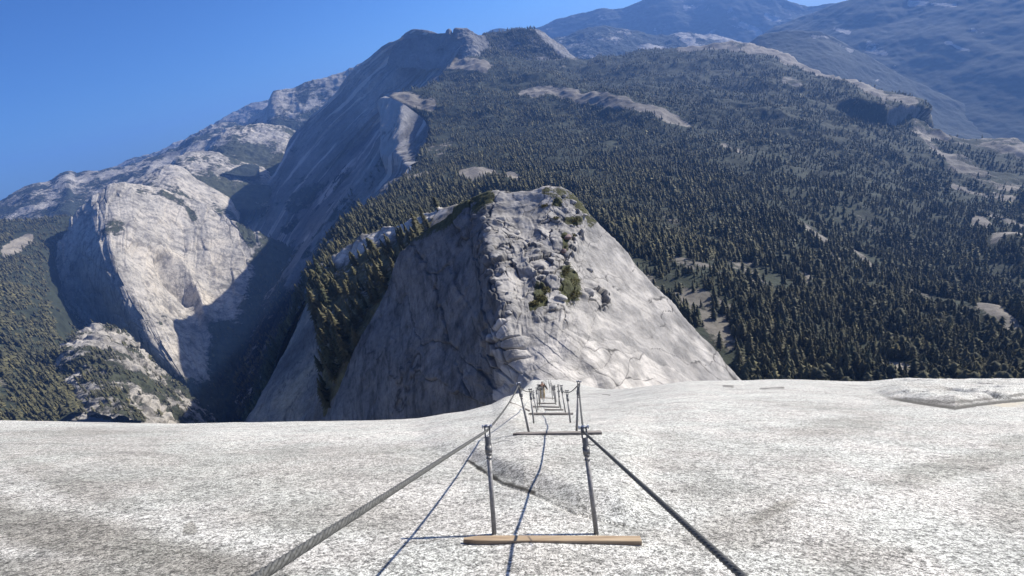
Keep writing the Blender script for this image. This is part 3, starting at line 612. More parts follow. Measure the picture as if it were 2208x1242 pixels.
dome_patch([(500,300),(540,255),(572,232),(590,201),(620,194),(655,183),(700,170),(738,158),(756,148),(775,140),(800,150),(850,180)], [60,90,110,130,140,150,150,150,150,140,120,100], 7600, 6500, 'banded grey mountain rising behind the left edge of the shaded face', 235, .36, 42, 'far')
dome_patch([(-300,560),(-150,480),(-60,450),(0,432),(20,424),(55,408),(75,400),(110,395),(145,378),(165,382),(210,378),(255,364),(300,350),(345,334),(390,315),(430,300),(480,290),(560,300)],
           [200,200,190,180,180,180,170,160,150,150,140,140,130,130,120,100,90,80], 7600, 5200, 'pale ridge of domes along the left horizon', 245, .46, 70, 'far', nr=200, nc=420, back=(900, 500))
dome_patch([(380,330),(395,305),(430,285),(455,270),(490,262),(520,268),(560,280)], [40,50,60,70,70,70,60], 8600, 7900, 'blue-shadowed hill on the left horizon', 255, .5, 35, 'far')
dome_patch([(230,370),(265,350),(300,340),(345,325),(385,304),(430,300),(470,262),(515,236),(545,224),(575,217),(610,215),(700,230)], [60]*12, 11500, 10800, 'faint blue range on the far left horizon', 265, .4, 35, 'far', back=(600, 400))
dome_patch([(1000,110),(1060,66),(1110,62),(1150,60),(1190,46),(1240,34),(1290,20),(1330,19),(1370,10),(1400,0),(1450,-8),(1500,-4),(1560,-16),(1640,-6),(1700,4),(1740,14),(1790,8),(1900,0),(2000,-20)],
           [150]*19, 12500, 11000, 'pale blue range on the horizon right of the summit', 275, .85, 60, 'farwood', bare=[([(1600, 50), (1640, 66)], 8), ([(1655, 32), (1680, 42)], 7)], rg=.25, nr=140, nc=360, back=(500, 600))
dome_patch([(1120,120),(1180,84),(1225,74),(1270,62),(1310,57),(1350,62),(1390,72),(1430,76),(1480,70),(1540,76),(1600,92),(1660,130)], [110]*12, 8800, 7200, 'blue wooded hills with pale slabs behind the top of the forest', 285, .72, 48, 'far', bare=[([(1440, 62), (1480, 82), (1500, 100)], 9), ([(1510, 66), (1560, 84), (1600, 94)], 12), ([(1390, 104), (1440, 106)], 7)], nr=130, nc=320)
dome_patch([(1560,130),(1610,104),(1640,80),(1670,60),(1710,44),(1750,32),(1790,16),(1840,2),(1900,-16),(1980,-30),(2080,-50),(2208,-70),(2400,-90),(2700,-60)],
           [150,200,240,280,320,350,380,400,430,460,480,500,520,560], 9200, 5600, 'hazy blue mountainside filling the upper right', 295, 1.02, 60, 'farwood', rg=.12, bare=[([(1875, 100), (1905, 108)], 12), ([(2040, 92), (2090, 106)], 4), ([(1800, 62), (1830, 70)], 5), ([(1960, 4), (2060, 6)], 6), ([(1890, 165), (1930, 140)], 4), ([(2100, 60), (2120, 66)], 5)], nr=280, nc=420, back=(900, 300))
dome_patch([(1580,140),(1620,92),(1670,74),(1730,68),(1780,72),(1820,90),(1850,108),(1900,135),(1960,170),(2030,205),(2120,240),(2260,290),(2500,330)],
           [120,160,180,200,210,220,230,230,230,230,230,230,230], 6900, 5200, 'nearer blue wooded spur across the side valley at right', 305, 1.1, 55, 'farwood', rg=.12, bare=[([(1752, 76), (1790, 80), (1815, 95), (1838, 108)], 5), ([(1860, 190), (1900, 165)], 3)], nr=200, nc=360, back=(800, 600))

# ---- plain far below everything, out to the horizon
gb = bmesh.new(); bmesh.ops.create_grid(gb, x_segments=40, y_segments=40, size=16000)
for v in gb.verts: v.co.z = -1900; v.co.y += 8000
base = bm_obj('terrain', gb, M['forestfloor'])
tag(base, 'valley floor far below the cliffs and forested slopes', 'ground', kind='structure')

# ------------------------------------------------------------------ conifers
def crown_mesh(tiers, sides, seed, slim=1.0, rounded=False):
    """drooping whorls of branches of unit tree height: (verts, tris)"""
    r = np.random.default_rng(seed); V = []; T = []
    base = r.uniform(.08, .2)
    for k in range(tiers):
        f = k / max(1, tiers - 1); z1 = base + (1 - base) * (f * (1 - 1 / (tiers + 1)) ) ; hh = (1 - base) / tiers * r.uniform(1.4, 2.1)
        rad = .17 * slim * (1 - f) ** .8 * r.uniform(.75, 1.2) + .022
        if rounded: rad = .17 * slim * (.35 + .75 * math.sin(math.pi * min(1, .22 + f * .74))) * r.uniform(.7, 1.2); hh *= .8
        off = r.normal(0, .008, 2); c = len(V); V.append((off[0], off[1], min(1.0, z1 + hh)))
        rot = r.uniform(0, 6.28)
        for j in range(sides * 2):
            a = rot + math.pi * j / sides; q = rad * (r.uniform(.8, 1.3) if j % 2 == 0 else r.uniform(.3, .6))
            V.append((off[0] + q * math.cos(a), off[1] + q * math.sin(a), z1 + r.uniform(-.035, .02) - (.02 if j % 2 == 0 else -.015)))
        n = sides * 2
        for j in range(n): T.append((c, c + 1 + j, c + 1 + (j + 1) % n))
    return np.array(V), np.array(T)
def trunk_mesh(sides=5):
    V = []; T = []
    for z, q in ((-.05, .016), (.0, .014), (.5, .009), (.97, .001)):
        for j in range(sides): a = 2 * math.pi * j / sides; V.append((q * math.cos(a), q * math.sin(a), z))
    for k in range(3):
        for j in range(sides): a, b = k * sides + j, k * sides + (j + 1) % sides; T += [(a, b, b + sides), (a, b + sides, a + sides)]
    return np.array(V), np.array(T)

def sample(key, n, power, fmin=.3, dmax=5e3, xr=(-60, 2270)):
    G, f, N, PX = SURF[key]
    a = np.linalg.norm(np.cross(G[1:, 1:] - G[:-1, :-1], G[1:, :-1] - G[:-1, 1:]), axis=-1) / 2
    c = (G[1:, 1:] + G[:-1, :-1]) / 2; d = np.linalg.norm(c, axis=-1)
    fc = (f[1:, 1:] + f[:-1, :-1]) / 2; nz = (N[1:, 1:, 2] + N[:-1, :-1, 2]) / 2
    px, py, z = project(c.reshape(-1, 3)); px = px.reshape(d.shape); py = py.reshape(d.shape)
    w = a * np.clip(.72 + 1.5 * fbm(c / 70, 5, 19), .05, 2) * sstep(fmin, .95, fc) ** 1.3 * d ** -power * (d < dmax) * (px > xr[0]) * (px < xr[1]) * (py < 960) * (nz > .35)
    w = w.ravel() / w.sum(); idx = rng.choice(len(w), n, p=w)
    i, j = np.divmod(idx, d.shape[1]); u, v = rng.random((2, n, 1))
    P = (G[i, j] * (1 - u) + G[i, j + 1] * u) * (1 - v) + (G[i + 1, j] * (1 - u) + G[i + 1, j + 1] * u) * v
    return P
keys = list(SURF)
wallkey = [k for k in keys if 'sunlit pale' in k][0]; leftkey = [k for k in keys if 'dark forested' in k][0]
LED = sample('rock_buttress', 165, .3, .15)
S1 = sample('hill', 64000, 1.65); S2 = sample(leftkey, 9000, 1.2); S3 = sample(wallkey, 2600, .5, .4); S4 = sample('crag', 1500, .3, .25)
S5 = sample('cliff', 3500, 1.0, .25); S6 = sample('mountain', 2500, .5, .3)
def heights(P, lo, hi, s):
    return np.clip(rng.lognormal(0, .32, len(P)), .4, 1.9) * (lo + hi) / 2 * (.85 + .5 * fbm(P / 120, 3, s))
Pall = np.concatenate([LED, S1, S2, S3, S4, S5, S6])
Hall = np.concatenate([heights(LED, 13, 26, 1), heights(S1, 9, 25, 2), heights(S2, 16, 34, 3), heights(S3, 12, 26, 4), heights(S4, 12, 26, 5), heights(S5, 14, 28, 6), heights(S6, 16, 26, 7)])
dist = np.linalg.norm(Pall, axis=1)
DOME_SIL = [(700,990),(760,770),(830,640),(868,545),(955,472),(1040,425),(1140,411),(1215,411),(1278,470),(1340,532),(1410,620),(1500,712),(1592,820),(1700,990)]
px, py, pz = project(Pall)
hidden = inpoly(px, py, DOME_SIL) & (dist > 450)
brow = np.interp(px, ROWX, ROWY) - 621 + 621
hidden |= py > brow + 45
Pall, Hall, dist, px, py, brow = [q[~hidden] for q in (Pall, Hall, dist, px, py, brow)]
inside = (px > 8) & (px < 2200) & (py < brow - 6)
score = np.where(inside, Hall / dist, 0)
order = np.argsort(-score); big = order[:300]; rest = order[300:]
# the 300 that show largest: a thing each, with trunk and crown
protos = []
tv, tt = trunk_mesh(6)
for k in range(5):
    cv, ct = crown_mesh([15, 18, 13, 16, 11][k], 7, 100 + k, [1.0, .8, 1.2, 1.0, 1.35][k])
    sh = np.random.default_rng(k).random(len(cv))
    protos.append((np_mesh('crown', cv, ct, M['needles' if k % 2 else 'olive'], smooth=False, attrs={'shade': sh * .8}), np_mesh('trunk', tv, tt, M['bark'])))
def tree_label(x, y, h, k):
    size = 'tall' if h > 23 else ('middling' if h > 17 else 'low'); form = ['slender', 'narrow', 'broad', 'shaggy', 'bushy'][k]
    if x < 700: where = 'on the far left slope above the slab'
    elif x < 960 and y < 830:
        where = 'at the foot of the steep ramp left of the bare dome' if y > 690 else ('in the middle of the ramp left of the bare dome' if y > 570 else 'at the top of the ramp by the dome shoulder')
    elif x < 1700: where = 'beside the right edge of the bare dome' if y < 740 else 'just above the slab right of the bare dome'
    elif x < 1950: where = 'above the slab in the middle of the right-hand forest edge'
    else: where = 'above the slab at the right end of the forest edge'
    return f'{size} {form} dark conifer {where}'
for i in big:
    k = int(rng.integers(5)); root = empty('conifer_tree', Pall[i]); h = float(Hall[i]); w = float(rng.uniform(.9, 1.25))
    root.scale = (h * w, h * w, h); root.rotation_euler = (float(rng.normal(0, .03)), float(rng.normal(0, .03)), float(rng.uniform(0, 6.28)))
    tag(root, tree_label(px[i], py[i], h, k), 'tree', 'conifers standing nearest below the granite slab')
    for nm, me in (('crown', protos[k][0]), ('trunk', protos[k][1])):
        o = bpy.data.objects.new(nm, me); col.objects.link(o); o.parent = root
# the mass beyond: one object
lods = {'near': [], 'mid': [], 'far': []}
for k in range(6):
    for nm, (ti, si) in {'near': (8, 5), 'mid': (5, 4), 'far': (3, 3)}.items():
        cv, ct = crown_mesh(ti, si, 300 + k, [1.0, 1.3, .8, 1.3, 1.0, 1.5][k], k in (3, 5)); lods[nm].append((cv, ct))
VV, TT, SH, off = [], [], [], 0
sel = np.asarray(rest); dd = dist[sel]
for nm, lo, hi in (('near', 0, 1100), ('mid', 1100, 2100), ('far', 2100, 1e5)):
    m = sel[(dd >= lo) & (dd < hi)]; kind = rng.integers(0, 6, len(m))
    for k in range(6):
        ii = m[kind == k]
        if not len(ii): continue
        cv, ct = lods[nm][k]; n = len(ii); ang = rng.uniform(0, 6.28, n); w = rng.uniform(.9, 1.35, n) * Hall[ii]
        c, s = np.cos(ang)[:, None], np.sin(ang)[:, None]
        X = (cv[None, :, 0] * c - cv[None, :, 1] * s) * w[:, None]; Y = (cv[None, :, 0] * s + cv[None, :, 1] * c) * w[:, None]; Z = cv[None, :, 2] * Hall[ii][:, None] - .8
        V = np.stack([X, Y, Z], -1) + Pall[ii][:, None, :]
        T = ct[None] + (np.arange(n) * len(cv))[:, None, None] + off
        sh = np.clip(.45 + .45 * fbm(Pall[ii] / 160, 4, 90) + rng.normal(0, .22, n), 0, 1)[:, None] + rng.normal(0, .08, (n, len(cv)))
        VV.append(V.reshape(-1, 3)); TT.append(T.reshape(-1, 3)); SH.append(sh.ravel()); off += n * len(cv)
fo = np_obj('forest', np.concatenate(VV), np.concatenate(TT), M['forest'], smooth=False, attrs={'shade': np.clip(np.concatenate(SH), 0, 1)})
tag(fo, 'dense conifer forest covering the slopes behind and beside the bare dome', 'forest', kind='stuff')
print('forest tris', sum(len(t) for t in TT), 'trees', len(Pall))

# ------------------------------------------------------------------ brush and boulders on the dome
Gd = SURF['rock_dome'][0]; PXd = SURF['rock_dome'][3]; Nd = SURF['rock_dome'][2]
def on_dome(x, y):
    q = np.hypot(PXd[12:, :, 0] - x, PXd[12:, :, 1] - y); i, j = np.unravel_index(np.argmin(q), q.shape); return Gd[12:][i, j], Nd[12:][i, j]
def bush(loc, n, rx, ry, rz, label, seed):
    r = np.random.default_rng(seed); m = 260
    c = r.normal(0, 1, (m, 3)); c /= np.linalg.norm(c, axis=1, keepdims=True); c *= r.uniform(.35, 1, (m, 1)) ** .5
    c = c * np.array([rx, ry, rz]) * (1 + .35 * fbm(c * 2.2, 3, seed))[:, None]; c[:, 2] = np.abs(c[:, 2]) - .15
    V = (c[:, None, :] + r.normal(0, .33, (m, 3, 3))).reshape(-1, 3); T = np.arange(m * 3).reshape(-1, 3)
    root = empty('bush', loc); tag(root, label, 'bush', 'olive brush growing in the dome cracks')
    np_obj('foliage', V, T, M['bush'], root, smooth=False, attrs={'shade': r.random(m * 3) * .8})
    tv2, tt2 = trunk_mesh(5); np_obj('stem', tv2 * np.array([8, 8, rz * .9]), tt2, M['bark'], root)
for k, (x, y, rx, ry, rz, lb) in enumerate([
    (1212, 598, 2.6, 3.6, 1.2, 'olive bush at the upper end of the longest brush patch on the dome'),
    (1226, 618, 4.4, 4.6, 1.5, 'widest olive bush in the middle of the brush patch on the dome face'),
    (1233, 644, 3.8, 4.2, 1.4, 'olive bush at the lower end of the longest brush patch on the dome'),
    (1177, 634, 2.2, 3.4, 1.1, 'upper bush of the narrow brush strip left of the main patch'),
    (1167, 652, 2.8, 3.0, 1.2, 'lower bush of the narrow brush strip left of the main patch'),
    (1153, 666, 2.4, 1.8, 1.0, 'small round bush just above the pale shoulder of the dome'),
    (1174, 446, 2.6, 2.0, .9, 'small bush near the very top of the bare dome'),
    (1236, 479, 3.6, 2.2, 1.0, 'low brush on the right edge of the dome top'),
    (1196, 477, 2.4, 1.8, .9, 'small bush among blocks below the dome top'),
    (1232, 512, 1.8, 3.2, 1.0, 'thin bush in the reddish gully of the dome')]):
    bush(Vector(on_dome(x, y)[0]), 1, rx, ry, rz, lb, k + 40)
M['boulder'] = simple('boulder_granite', (.17, .165, .16), (.40, .38, .35), .5, .9, 0, .12)
M['redrock'] = simple('reddish_granite', (.15, .10, .095), (.25, .185, .17), .7, .9, 0, .12)
def boulder(loc, nrm, s, label, seed, mat):
    bm = bmesh.new(); bmesh.ops.create_icosphere(bm, subdivisions=3, radius=1)
    V = np.array([v.co[:] for v in bm.verts]); rr = np.random.default_rng(seed); q = rr.uniform(.7, 1.2, 3)
    nr_ = rr.normal(0, 1, (9, 3)); nr_ /= np.linalg.norm(nr_, axis=1, keepdims=True); dd_ = rr.uniform(.55, .85, 9)
    k_ = np.min(np.where(V @ nr_.T > .05, dd_ / np.maximum(V @ nr_.T, .05), 9), axis=1); p = V * np.minimum(1, k_)[:, None]
    p = p * (1 + .08 * fbm(V * 2 + seed, 4, seed))[:, None] * q * s
    a = rr.uniform(0, 6.28); c, sn = math.cos(a), math.sin(a); p = p @ np.array([[c, sn, 0], [-sn, c, 0], [0, 0, .72]])
    for v, w in zip(bm.verts, p): v.co = w
    o = bm_obj('boulder', bm, mat, None, True); o.location = Vector(loc) - Vector((0, 0, 0)) + Vector(nrm) * s * -.12
    tag(o, label, 'boulder', 'granite blocks on the crest of the bare dome')
spots = [(1048,478,4.2,'largest rounded block on the upper left brow of the dome'),(1082,482,3.8,'second rounded block right of the largest on the upper left brow'),
 (1066,520,2.6,'block just below the pair of rounded blocks on the left brow'),(1112,505,3.2,'flat block in the middle of the upper slabs'),(1135,522,2.4,'smaller block under the flat middle slab block'),
 (1096,548,2.2,'block at the top of the left edge of the dome ridge'),(1078,575,2.4,'block on the left edge over the shaded face'),(1088,600,2.6,'tallest block of the column along the shaded edge'),
 (1082,628,2.4,'block in the lower part of the column along the shaded edge'),(1098,650,2.0,'lowest block of the column along the shaded edge'),(1218,520,3.0,'reddish block right of the gully'),
 (1212,548,2.2,'reddish block below the gully bush'),(1192,560,2.4,'block above the longest brush patch'),(1160,555,2.2,'block left of the gully at mid height'),(1148,590,2.2,'block above the shadowed hollow'),
 (1268,585,3.0,'broken block right of the longest brush patch'),(1205,655,3.0,'upright block between the two brush strips'),(1190,672,2.2,'block at the foot of the narrow brush strip'),
 (1262,640,3.6,'big rounded block at the right foot of the brush'),(1232,440,2.6,'block on the right side of the very top'),(1256,470,2.4,'block on the right rim of the dome top'),(1215,428,2.2,'block at the back rim of the dome top'),
 (1100,690,1.6,'small block on the pale lower shoulder'),(1160,690,1.5,'small block in front of the small round bush')]
for k, (x, y, s, lb) in enumerate(spots):
    p, n = on_dome(x, y); boulder(p, n, s * .95, lb, 60 + k, M['redrock'] if 'reddish' in lb else M['boulder'])

# ------------------------------------------------------------------ cable route
def camv(px, py, z): return np.array([(px - CX) / F_PX * z, -(py - CY) / F_PX * z, z])
def W(c): return Vector(cam2w(c))
def tube(bm, p0, p1, r0_, r1_=None, seg=14, cap=True):
    r1_ = r0_ if r1_ is None else r1_; p0, p1 = Vector(p0), Vector(p1); d = (p1 - p0).normalized()
    x = d.orthogonal().normalized(); y = d.cross(x); rings = []
    for p, q in ((p0, r0_), (p1, r1_)): rings.append([bm.verts.new(p + (x * math.cos(2 * math.pi * j / seg) + y * math.sin(2 * math.pi * j / seg)) * q) for j in range(seg)])
    for j in range(seg): bm.faces.new((rings[0][j], rings[0][(j + 1) % seg], rings[1][(j + 1) % seg], rings[1][j]))
    if cap: bm.faces.new(rings[0][::-1]); bm.faces.new(rings[1])
def box(bm, c, ax, ay, az, hx, hy, hz, bevel=0):
    vs = [bm.verts.new(Vector(c) + ax * hx * i + ay * hy * j + az * hz * k) for i in (-1, 1) for j in (-1, 1) for k in (-1, 1)]
    fs = [bm.faces.new([vs[q] for q in f]) for f in ((0, 1, 3, 2), (4, 6, 7, 5), (0, 4, 5, 1), (2, 3, 7, 6), (0, 2, 6, 4), (1, 5, 7, 3))]
    if bevel: bmesh.ops.bevel(bm, geom=list({e for f in fs for e in f.edges}), offset=bevel, segments=2, affect='EDGES')
RTv, Uv, Fv = Vector(RT), Vector(U), Vector(F)
tops = {'L': [], 'R': []}
def post(base_c, top_c, label, side, detail):
    b, t = W(base_c), W(top_c); d = (t - b); L = d.length; d.normalize()
    root = empty('cable_post', b); tag(root, label, 'post', 'steel posts holding up the cables')
    zero = Vector((0, 0, 0)); x = (RTv - d * RTv.dot(d)).normalized(); y = d.cross(x)
    seg = 16 if detail else 8
    bm = bmesh.new(); tube(bm, -d * .06, d * (L - .16), .0205, seg=seg); bm_obj('pipe', bm, M['steel'], root, True)
    # collar where pipe meets the forked head
    bm = bmesh.new()
    if detail:
        tube(bm, d * (L - .255), d * (L - .235), .024, .031, seg); tube(bm, d * (L - .235), d * (L - .175), .031, .033, seg); tube(bm, d * (L - .175), d * (L - .165), .033, .026, seg)
        tube(bm, d * (L - .285), d * (L - .272), .026, .026, seg)
    else: tube(bm, d * (L - .25), d * (L - .16), .03, .031, seg)
    bm_obj('collar', bm, M['fitting'], root, True)
    bm = bmesh.new(); tube(bm, d * (L - .165), d * (L - .095), .027, .027, seg)
    for s in (-1, 1): box(bm, d * (L - .055) + x * .021 * s, x, y, d, .006, .016, .05, .003 if detail else 0)
    box(bm, d * (L - .008), x, y, d, .028, .018, .008, .003 if detail else 0)
    bm_obj('fork', bm, M['fitting'], root)
    bm = bmesh.new(); tube(bm, d * (L - .004) - x * .042, d * (L - .004) + x * .042, .011, seg=12); tube(bm, d * (L - .004) + x * .034, d * (L - .004) + x * .046, .018, seg=6); tube(bm, d * (L - .004) - x * .046, d * (L - .004) - x * .034, .018, seg=6)
    if detail: tube(bm, d * (L - .004), d * (L + .012), .022, .018, 16)
    bm_obj('bolt', bm, M['bright'] if detail else M['fitting'], root)
    tops[side].append(np.array(top_c) - np.array([0, .045, 0]))
def side_word(s): return 'left' if s == 'L' else 'right'
ordinal = ['first', 'second', 'third', 'fourth', 'fifth', 'sixth', 'seventh', 'eighth', 'ninth', 'tenth', 'eleventh', 'twelfth', 'thirteenth', 'fourteenth', 'fifteenth', 'sixteenth', 'seventeenth', 'eighteenth', 'nineteenth', 'twentieth', 'twenty-first', 'twenty-second', 'twenty-third', 'twenty-fourth']
known = [(((1066, 1152), (1050, 918)), ((1286, 1152), (1258, 920))), (((1141, 942), (1118, 826)), ((1243, 942), (1248, 822))), (((1151, 930), (1143, 839)), ((1230, 928), (1222, 842))),
         (((1159, 905), (1148, 843)), ((1220, 903), (1210, 831))), (((1160, 893), (1157, 836)), ((1210, 889), (1204, 843)))]
zs = [None, 8.9, 11.7, 15.4, 18.8]
for n, (l, r_) in enumerate(known):
    for s, (bp, tp) in (('L', l), ('R', r_)):
        if zs[n] is None: b = hit(*bp)
        else:
            z = zs[n]; b = camv(*bp, z); b[1] = float(slab_h(np.array([b[0]]), np.array([z]))[0])
        if n == 0: print('post base', b)
        t = camv(*tp, b[2] + .14 + .015 * b[2])
        post(b, t, f'steel cable post on the {side_word(s)}, {ordinal[n]} up from the near plank' if n == 0 else f'steel cable post on the {side_word(s)}, {ordinal[n]} pair down the route from the near plank', s, n < 2)
z = 18.8; n = 5
while z < 105 and n < 24:
    z += 3.5 if n < 12 else 4.6 + (n - 12) * .35
    cxp = 1183 + 3 * math.sin(n * 1.7) - 2 * (n > 10); half = .5 * F_PX * .84 / z; lean = random.uniform(-1, 1) * 2
    for s, x in (('L', cxp - half), ('R', cxp + half)):
        a = (x - CX) / F_PX * z; b = np.array([a, float(slab_h(np.array([a]), np.array([z]))[0]), z])
        t = b + np.array([-.06 + .05 * random.uniform(-1, 1), .98, .12])
        post(b, t, f'small distant steel post on the {side_word(s)}, {ordinal[n]} pair down the route', s, False)
    n += 1

def wire(side, near, label):
    P = [np.array(p) for p in near] + tops[side]; pts = []
    for k in range(len(P) - 1):
        L = np.linalg.norm(P[k + 1] - P[k]); n = max(6, int(L / (.0045 if k < len(near) else (.03 if k < len(near) + 1 else .25))))
        sag = 0 if k < len(near) - 0 else .05 * min(L, 4) / 3
        if k == len(near): sag = .05
        for j in range(n):
            f = j / n; q = P[k] * (1 - f) + P[k + 1] * f; q = q - np.array([0, sag * 4 * f * (1 - f), 0]); pts.append(q)
    pts.append(P[-1]); C = np.array(pts); Wp = C @ BASIS
    T = np.gradient(Wp, axis=0); T /= np.linalg.norm(T, axis=1, keepdims=True)
    X = np.cross(T, U); X /= np.linalg.norm(X, axis=1, keepdims=True); Y = np.cross(X, T)
    s = np.concatenate([[0], np.cumsum(np.linalg.norm(np.diff(Wp, axis=0), axis=1))])
    m = 24; th = np.linspace(0, 2 * math.pi, m, endpoint=False)[None]; tw = (s / .16 * 2 * math.pi)[:, None]
    near_mask = (s < 9)[:, None]
    rad = .0106 * np.where(near_mask, (.66 + .40 * np.abs(np.cos(3 * (th - tw))) ** .55), 1.0)
    V = Wp[:, None] + rad[..., None] * (np.cos(th)[..., None] * X[:, None] + np.sin(th)[..., None] * Y[:, None])
    i = np.arange(len(Wp) * m).reshape(len(Wp), m); a, b = i[:-1], i[1:]
    Fc = np.stack([a, np.roll(a, -1, 1), np.roll(b, -1, 1), b], -1).reshape(-1, 4)
    o = np_obj('steel_cable', V.reshape(-1, 3), Fc, M['cable'], attrs={'groove': np.where(near_mask, 1 - sstep(.0, .55, np.abs(np.cos(3 * (th - tw)))), 0).ravel()}); tag(o, label, 'cable')
wire('L', [camv(240, 1500, .45), camv(560, 1242, .95)], 'thick twisted steel cable along the left posts')
wire('R', [camv(2080, 1700, .55), camv(1600, 1242, 1.25)], 'thick twisted steel cable along the right posts')

def plank(p0, p1, label, mat, wdt, thk, taper=True, lift=.0, z=None, roll=0.0):
    a, b = (hit(*p0), hit(*p1)) if z is None else (camv(*p0, z), camv(*p1, z))
    if z is not None:
        for q in (a, b): q[1] = float(slab_h(np.array([q[0]]), np.array([q[2]]))[0])
    a[1] += thk + lift; b[1] += thk + lift
    A, B = W(a), W(b); c = (A + B) / 2; ax = (B - A).normalized(); up = (Uv - ax * Uv.dot(ax)).normalized(); fw = up.cross(ax)
    up, fw = (up * math.cos(roll) + fw * math.sin(roll)), (fw * math.cos(roll) - up * math.sin(roll))
    n = 14; L = (B - A).length; bm = bmesh.new(); rings = []
    for i in range(n + 1):
        s = (i / n - .5) * L; k = 1.0
        if taper and i == 0: k = .38
        elif taper and i == 1: k = .9
        w = wdt * k + random.uniform(-.0012, .0012); h = thk * (.75 if (taper and i == 0) else 1) + random.uniform(-.0008, .0008)
        bev = min(w, h) * .18
        prof = [(-w + bev, -h), (w - bev, -h), (w, -h + bev), (w, h - bev), (w - bev, h), (-w + bev, h), (-w, h - bev), (-w, -h + bev)]
        rings.append([bm.verts.new(ax * s + fw * x + up * y) for x, y in prof])
    for i in range(n):
        for j in range(8): bm.faces.new((rings[i][j], rings[i][(j + 1) % 8], rings[i + 1][(j + 1) % 8], rings[i + 1][j]))
    bm.faces.new(rings[0][::-1]); bm.faces.new(rings[-1])
    bmesh.ops.recalc_face_normals(bm, faces=bm.faces)
    # mesh kept in its own frame so that the grain runs along the board
    rot = Matrix((ax, fw, up)).transposed(); 
    for v in bm.verts: v.co = rot.inverted() @ v.co
    o = bm_obj('plank', bm, mat); o.matrix_world = Matrix.Translation(c) @ rot.to_4x4(); tag(o, label, 'plank', 'timber footboards across the cable route')
def wood_mat(name, a, b, c3, dark):
    t = NT(name); n = t.noise(14, 8, .7, .4, stretch=(.12, 1.6, 1.6)); k = t.noise(3, 4, .6, .2, stretch=(.5, 2, 2)); v = t.noise(60, 6, .7, 0, stretch=(.05, 1.5, 1.5))
    c = t.ramp(n, [(.3, a), (.5, b), (.7, c3)]); c = t.mix(t.ramp(k, [(.58, 0.0), (.72, .6)]), c, dark); c = t.mix(.6, c, t.ramp(v, [(.35, .45), (.5, 1.0)]), 'MULTIPLY')
    return t.out(c, .8, t.bump(v, .002), spec=.2)
M['wood'] = wood_mat('fresh_timber', (.22, .15, .095), (.36, .27, .175), (.48, .38, .26), (.22, .20, .14))
M['oldwood'] = wood_mat('weathered_timber', (.13, .11, .10), (.22, .20, .18), (.32, .29, .265), (.1, .09, .08))
plank((1000, 1172), (1382, 1172), 'nearest timber plank, fresh tan wood with a tapered left end', M['wood'], .044, .022)
plank((1106, 951), (1297, 948), 'second plank down the route, grey weathered wood, longest of the grey ones', M['oldwood'], .05, .025, z=8.8)
plank((1140, 908), (1236, 902), 'third plank down the route, thin and tilted', M['oldwood'], .05, .025, True, z=15.3)
plank((1174, 893), (1215, 889), 'fourth plank down the route, short and thin', M['oldwood'], .04, .025, False, z=18.7)
plank((1146, 881), (1205, 877), 'fifth plank down the route', M['oldwood'], .06, .03, False, z=22.2)
plank((1157, 871), (1199, 867), 'sixth plank down the route below the climber', M['oldwood'], .06, .03, False, z=29)
plank((1167, 859), (1199, 857), 'seventh plank down the route behind the climber', M['oldwood'], .06, .03, False, z=43)
plank((1098, 889), (1142, 891), 'loose dark plank lying left of the posts', M['oldwood'], .07, .03, True, z=17.5)

# thin slack line tied between the near posts' collars
def cord(pts, r_, label):
    q = catmull(np.array(pts), np.linspace(0, len(pts) - 1, 9)); bm = bmesh.new()
    for i in range(8): tube(bm, W(q[i]), W(q[i + 1]), r_, seg=8)
    tag(bm_obj('tie_wire', bm, M['fitting'], None, True), label, 'wire')
cord([camv(1056, 958, 4.42), camv(1090, 950, 4.45) , camv(1108, 953, 4.6)], .0022, 'short thin wire end sticking out of the left near post collar')
cord([camv(1268, 958, 4.42), camv(1280, 960, 4.35), camv(1290, 957, 4.3)], .0035, 'stubby bent wire end on the right near post collar')

# ------------------------------------------------------------------ climber
def skin_obj(name, verts, edges, radii, mat, parent, sub=2):
    me = bpy.data.meshes.new(name); me.from_pydata([tuple(v) for v in verts], edges, []); o = bpy.data.objects.new(name, me); col.objects.link(o); o.parent = parent
    sk = o.modifiers.new('skin', 'SKIN'); 
    for i, q in enumerate(radii): me.skin_vertices[0].data[i].radius = q if isinstance(q, tuple) else (q, q)
    me.skin_vertices[0].data[0].use_root = True
    sk.use_smooth_shade = True
    ss = o.modifiers.new('sub', 'SUBSURF'); ss.levels = sub; ss.render_levels = sub
    me.materials.append(mat); return o
M['skin'] = simple('skin', (.42, .26, .19), (.5, .32, .23), 8, .6)
M['jacket'] = simple('dark_brown_jacket', (.018, .013, .011), (.035, .026, .021), 12, .8)
M['trousers'] = simple('tan_trousers', (.28, .22, .12), (.36, .29, .17), 12, .85)
M['hair'] = simple('dark_hair', (.012, .01, .008), (.02, .016, .012), 20, .7)
zc = 42.0; xc = (1170 - CX) / F_PX * zc; bc = np.array([xc, float(slab_h(np.array([xc]), np.array([zc]))[0]), zc])
proot = empty('person', W(bc)); tag(proot, 'person in a dark top and tan trousers climbing between the distant posts', 'person')
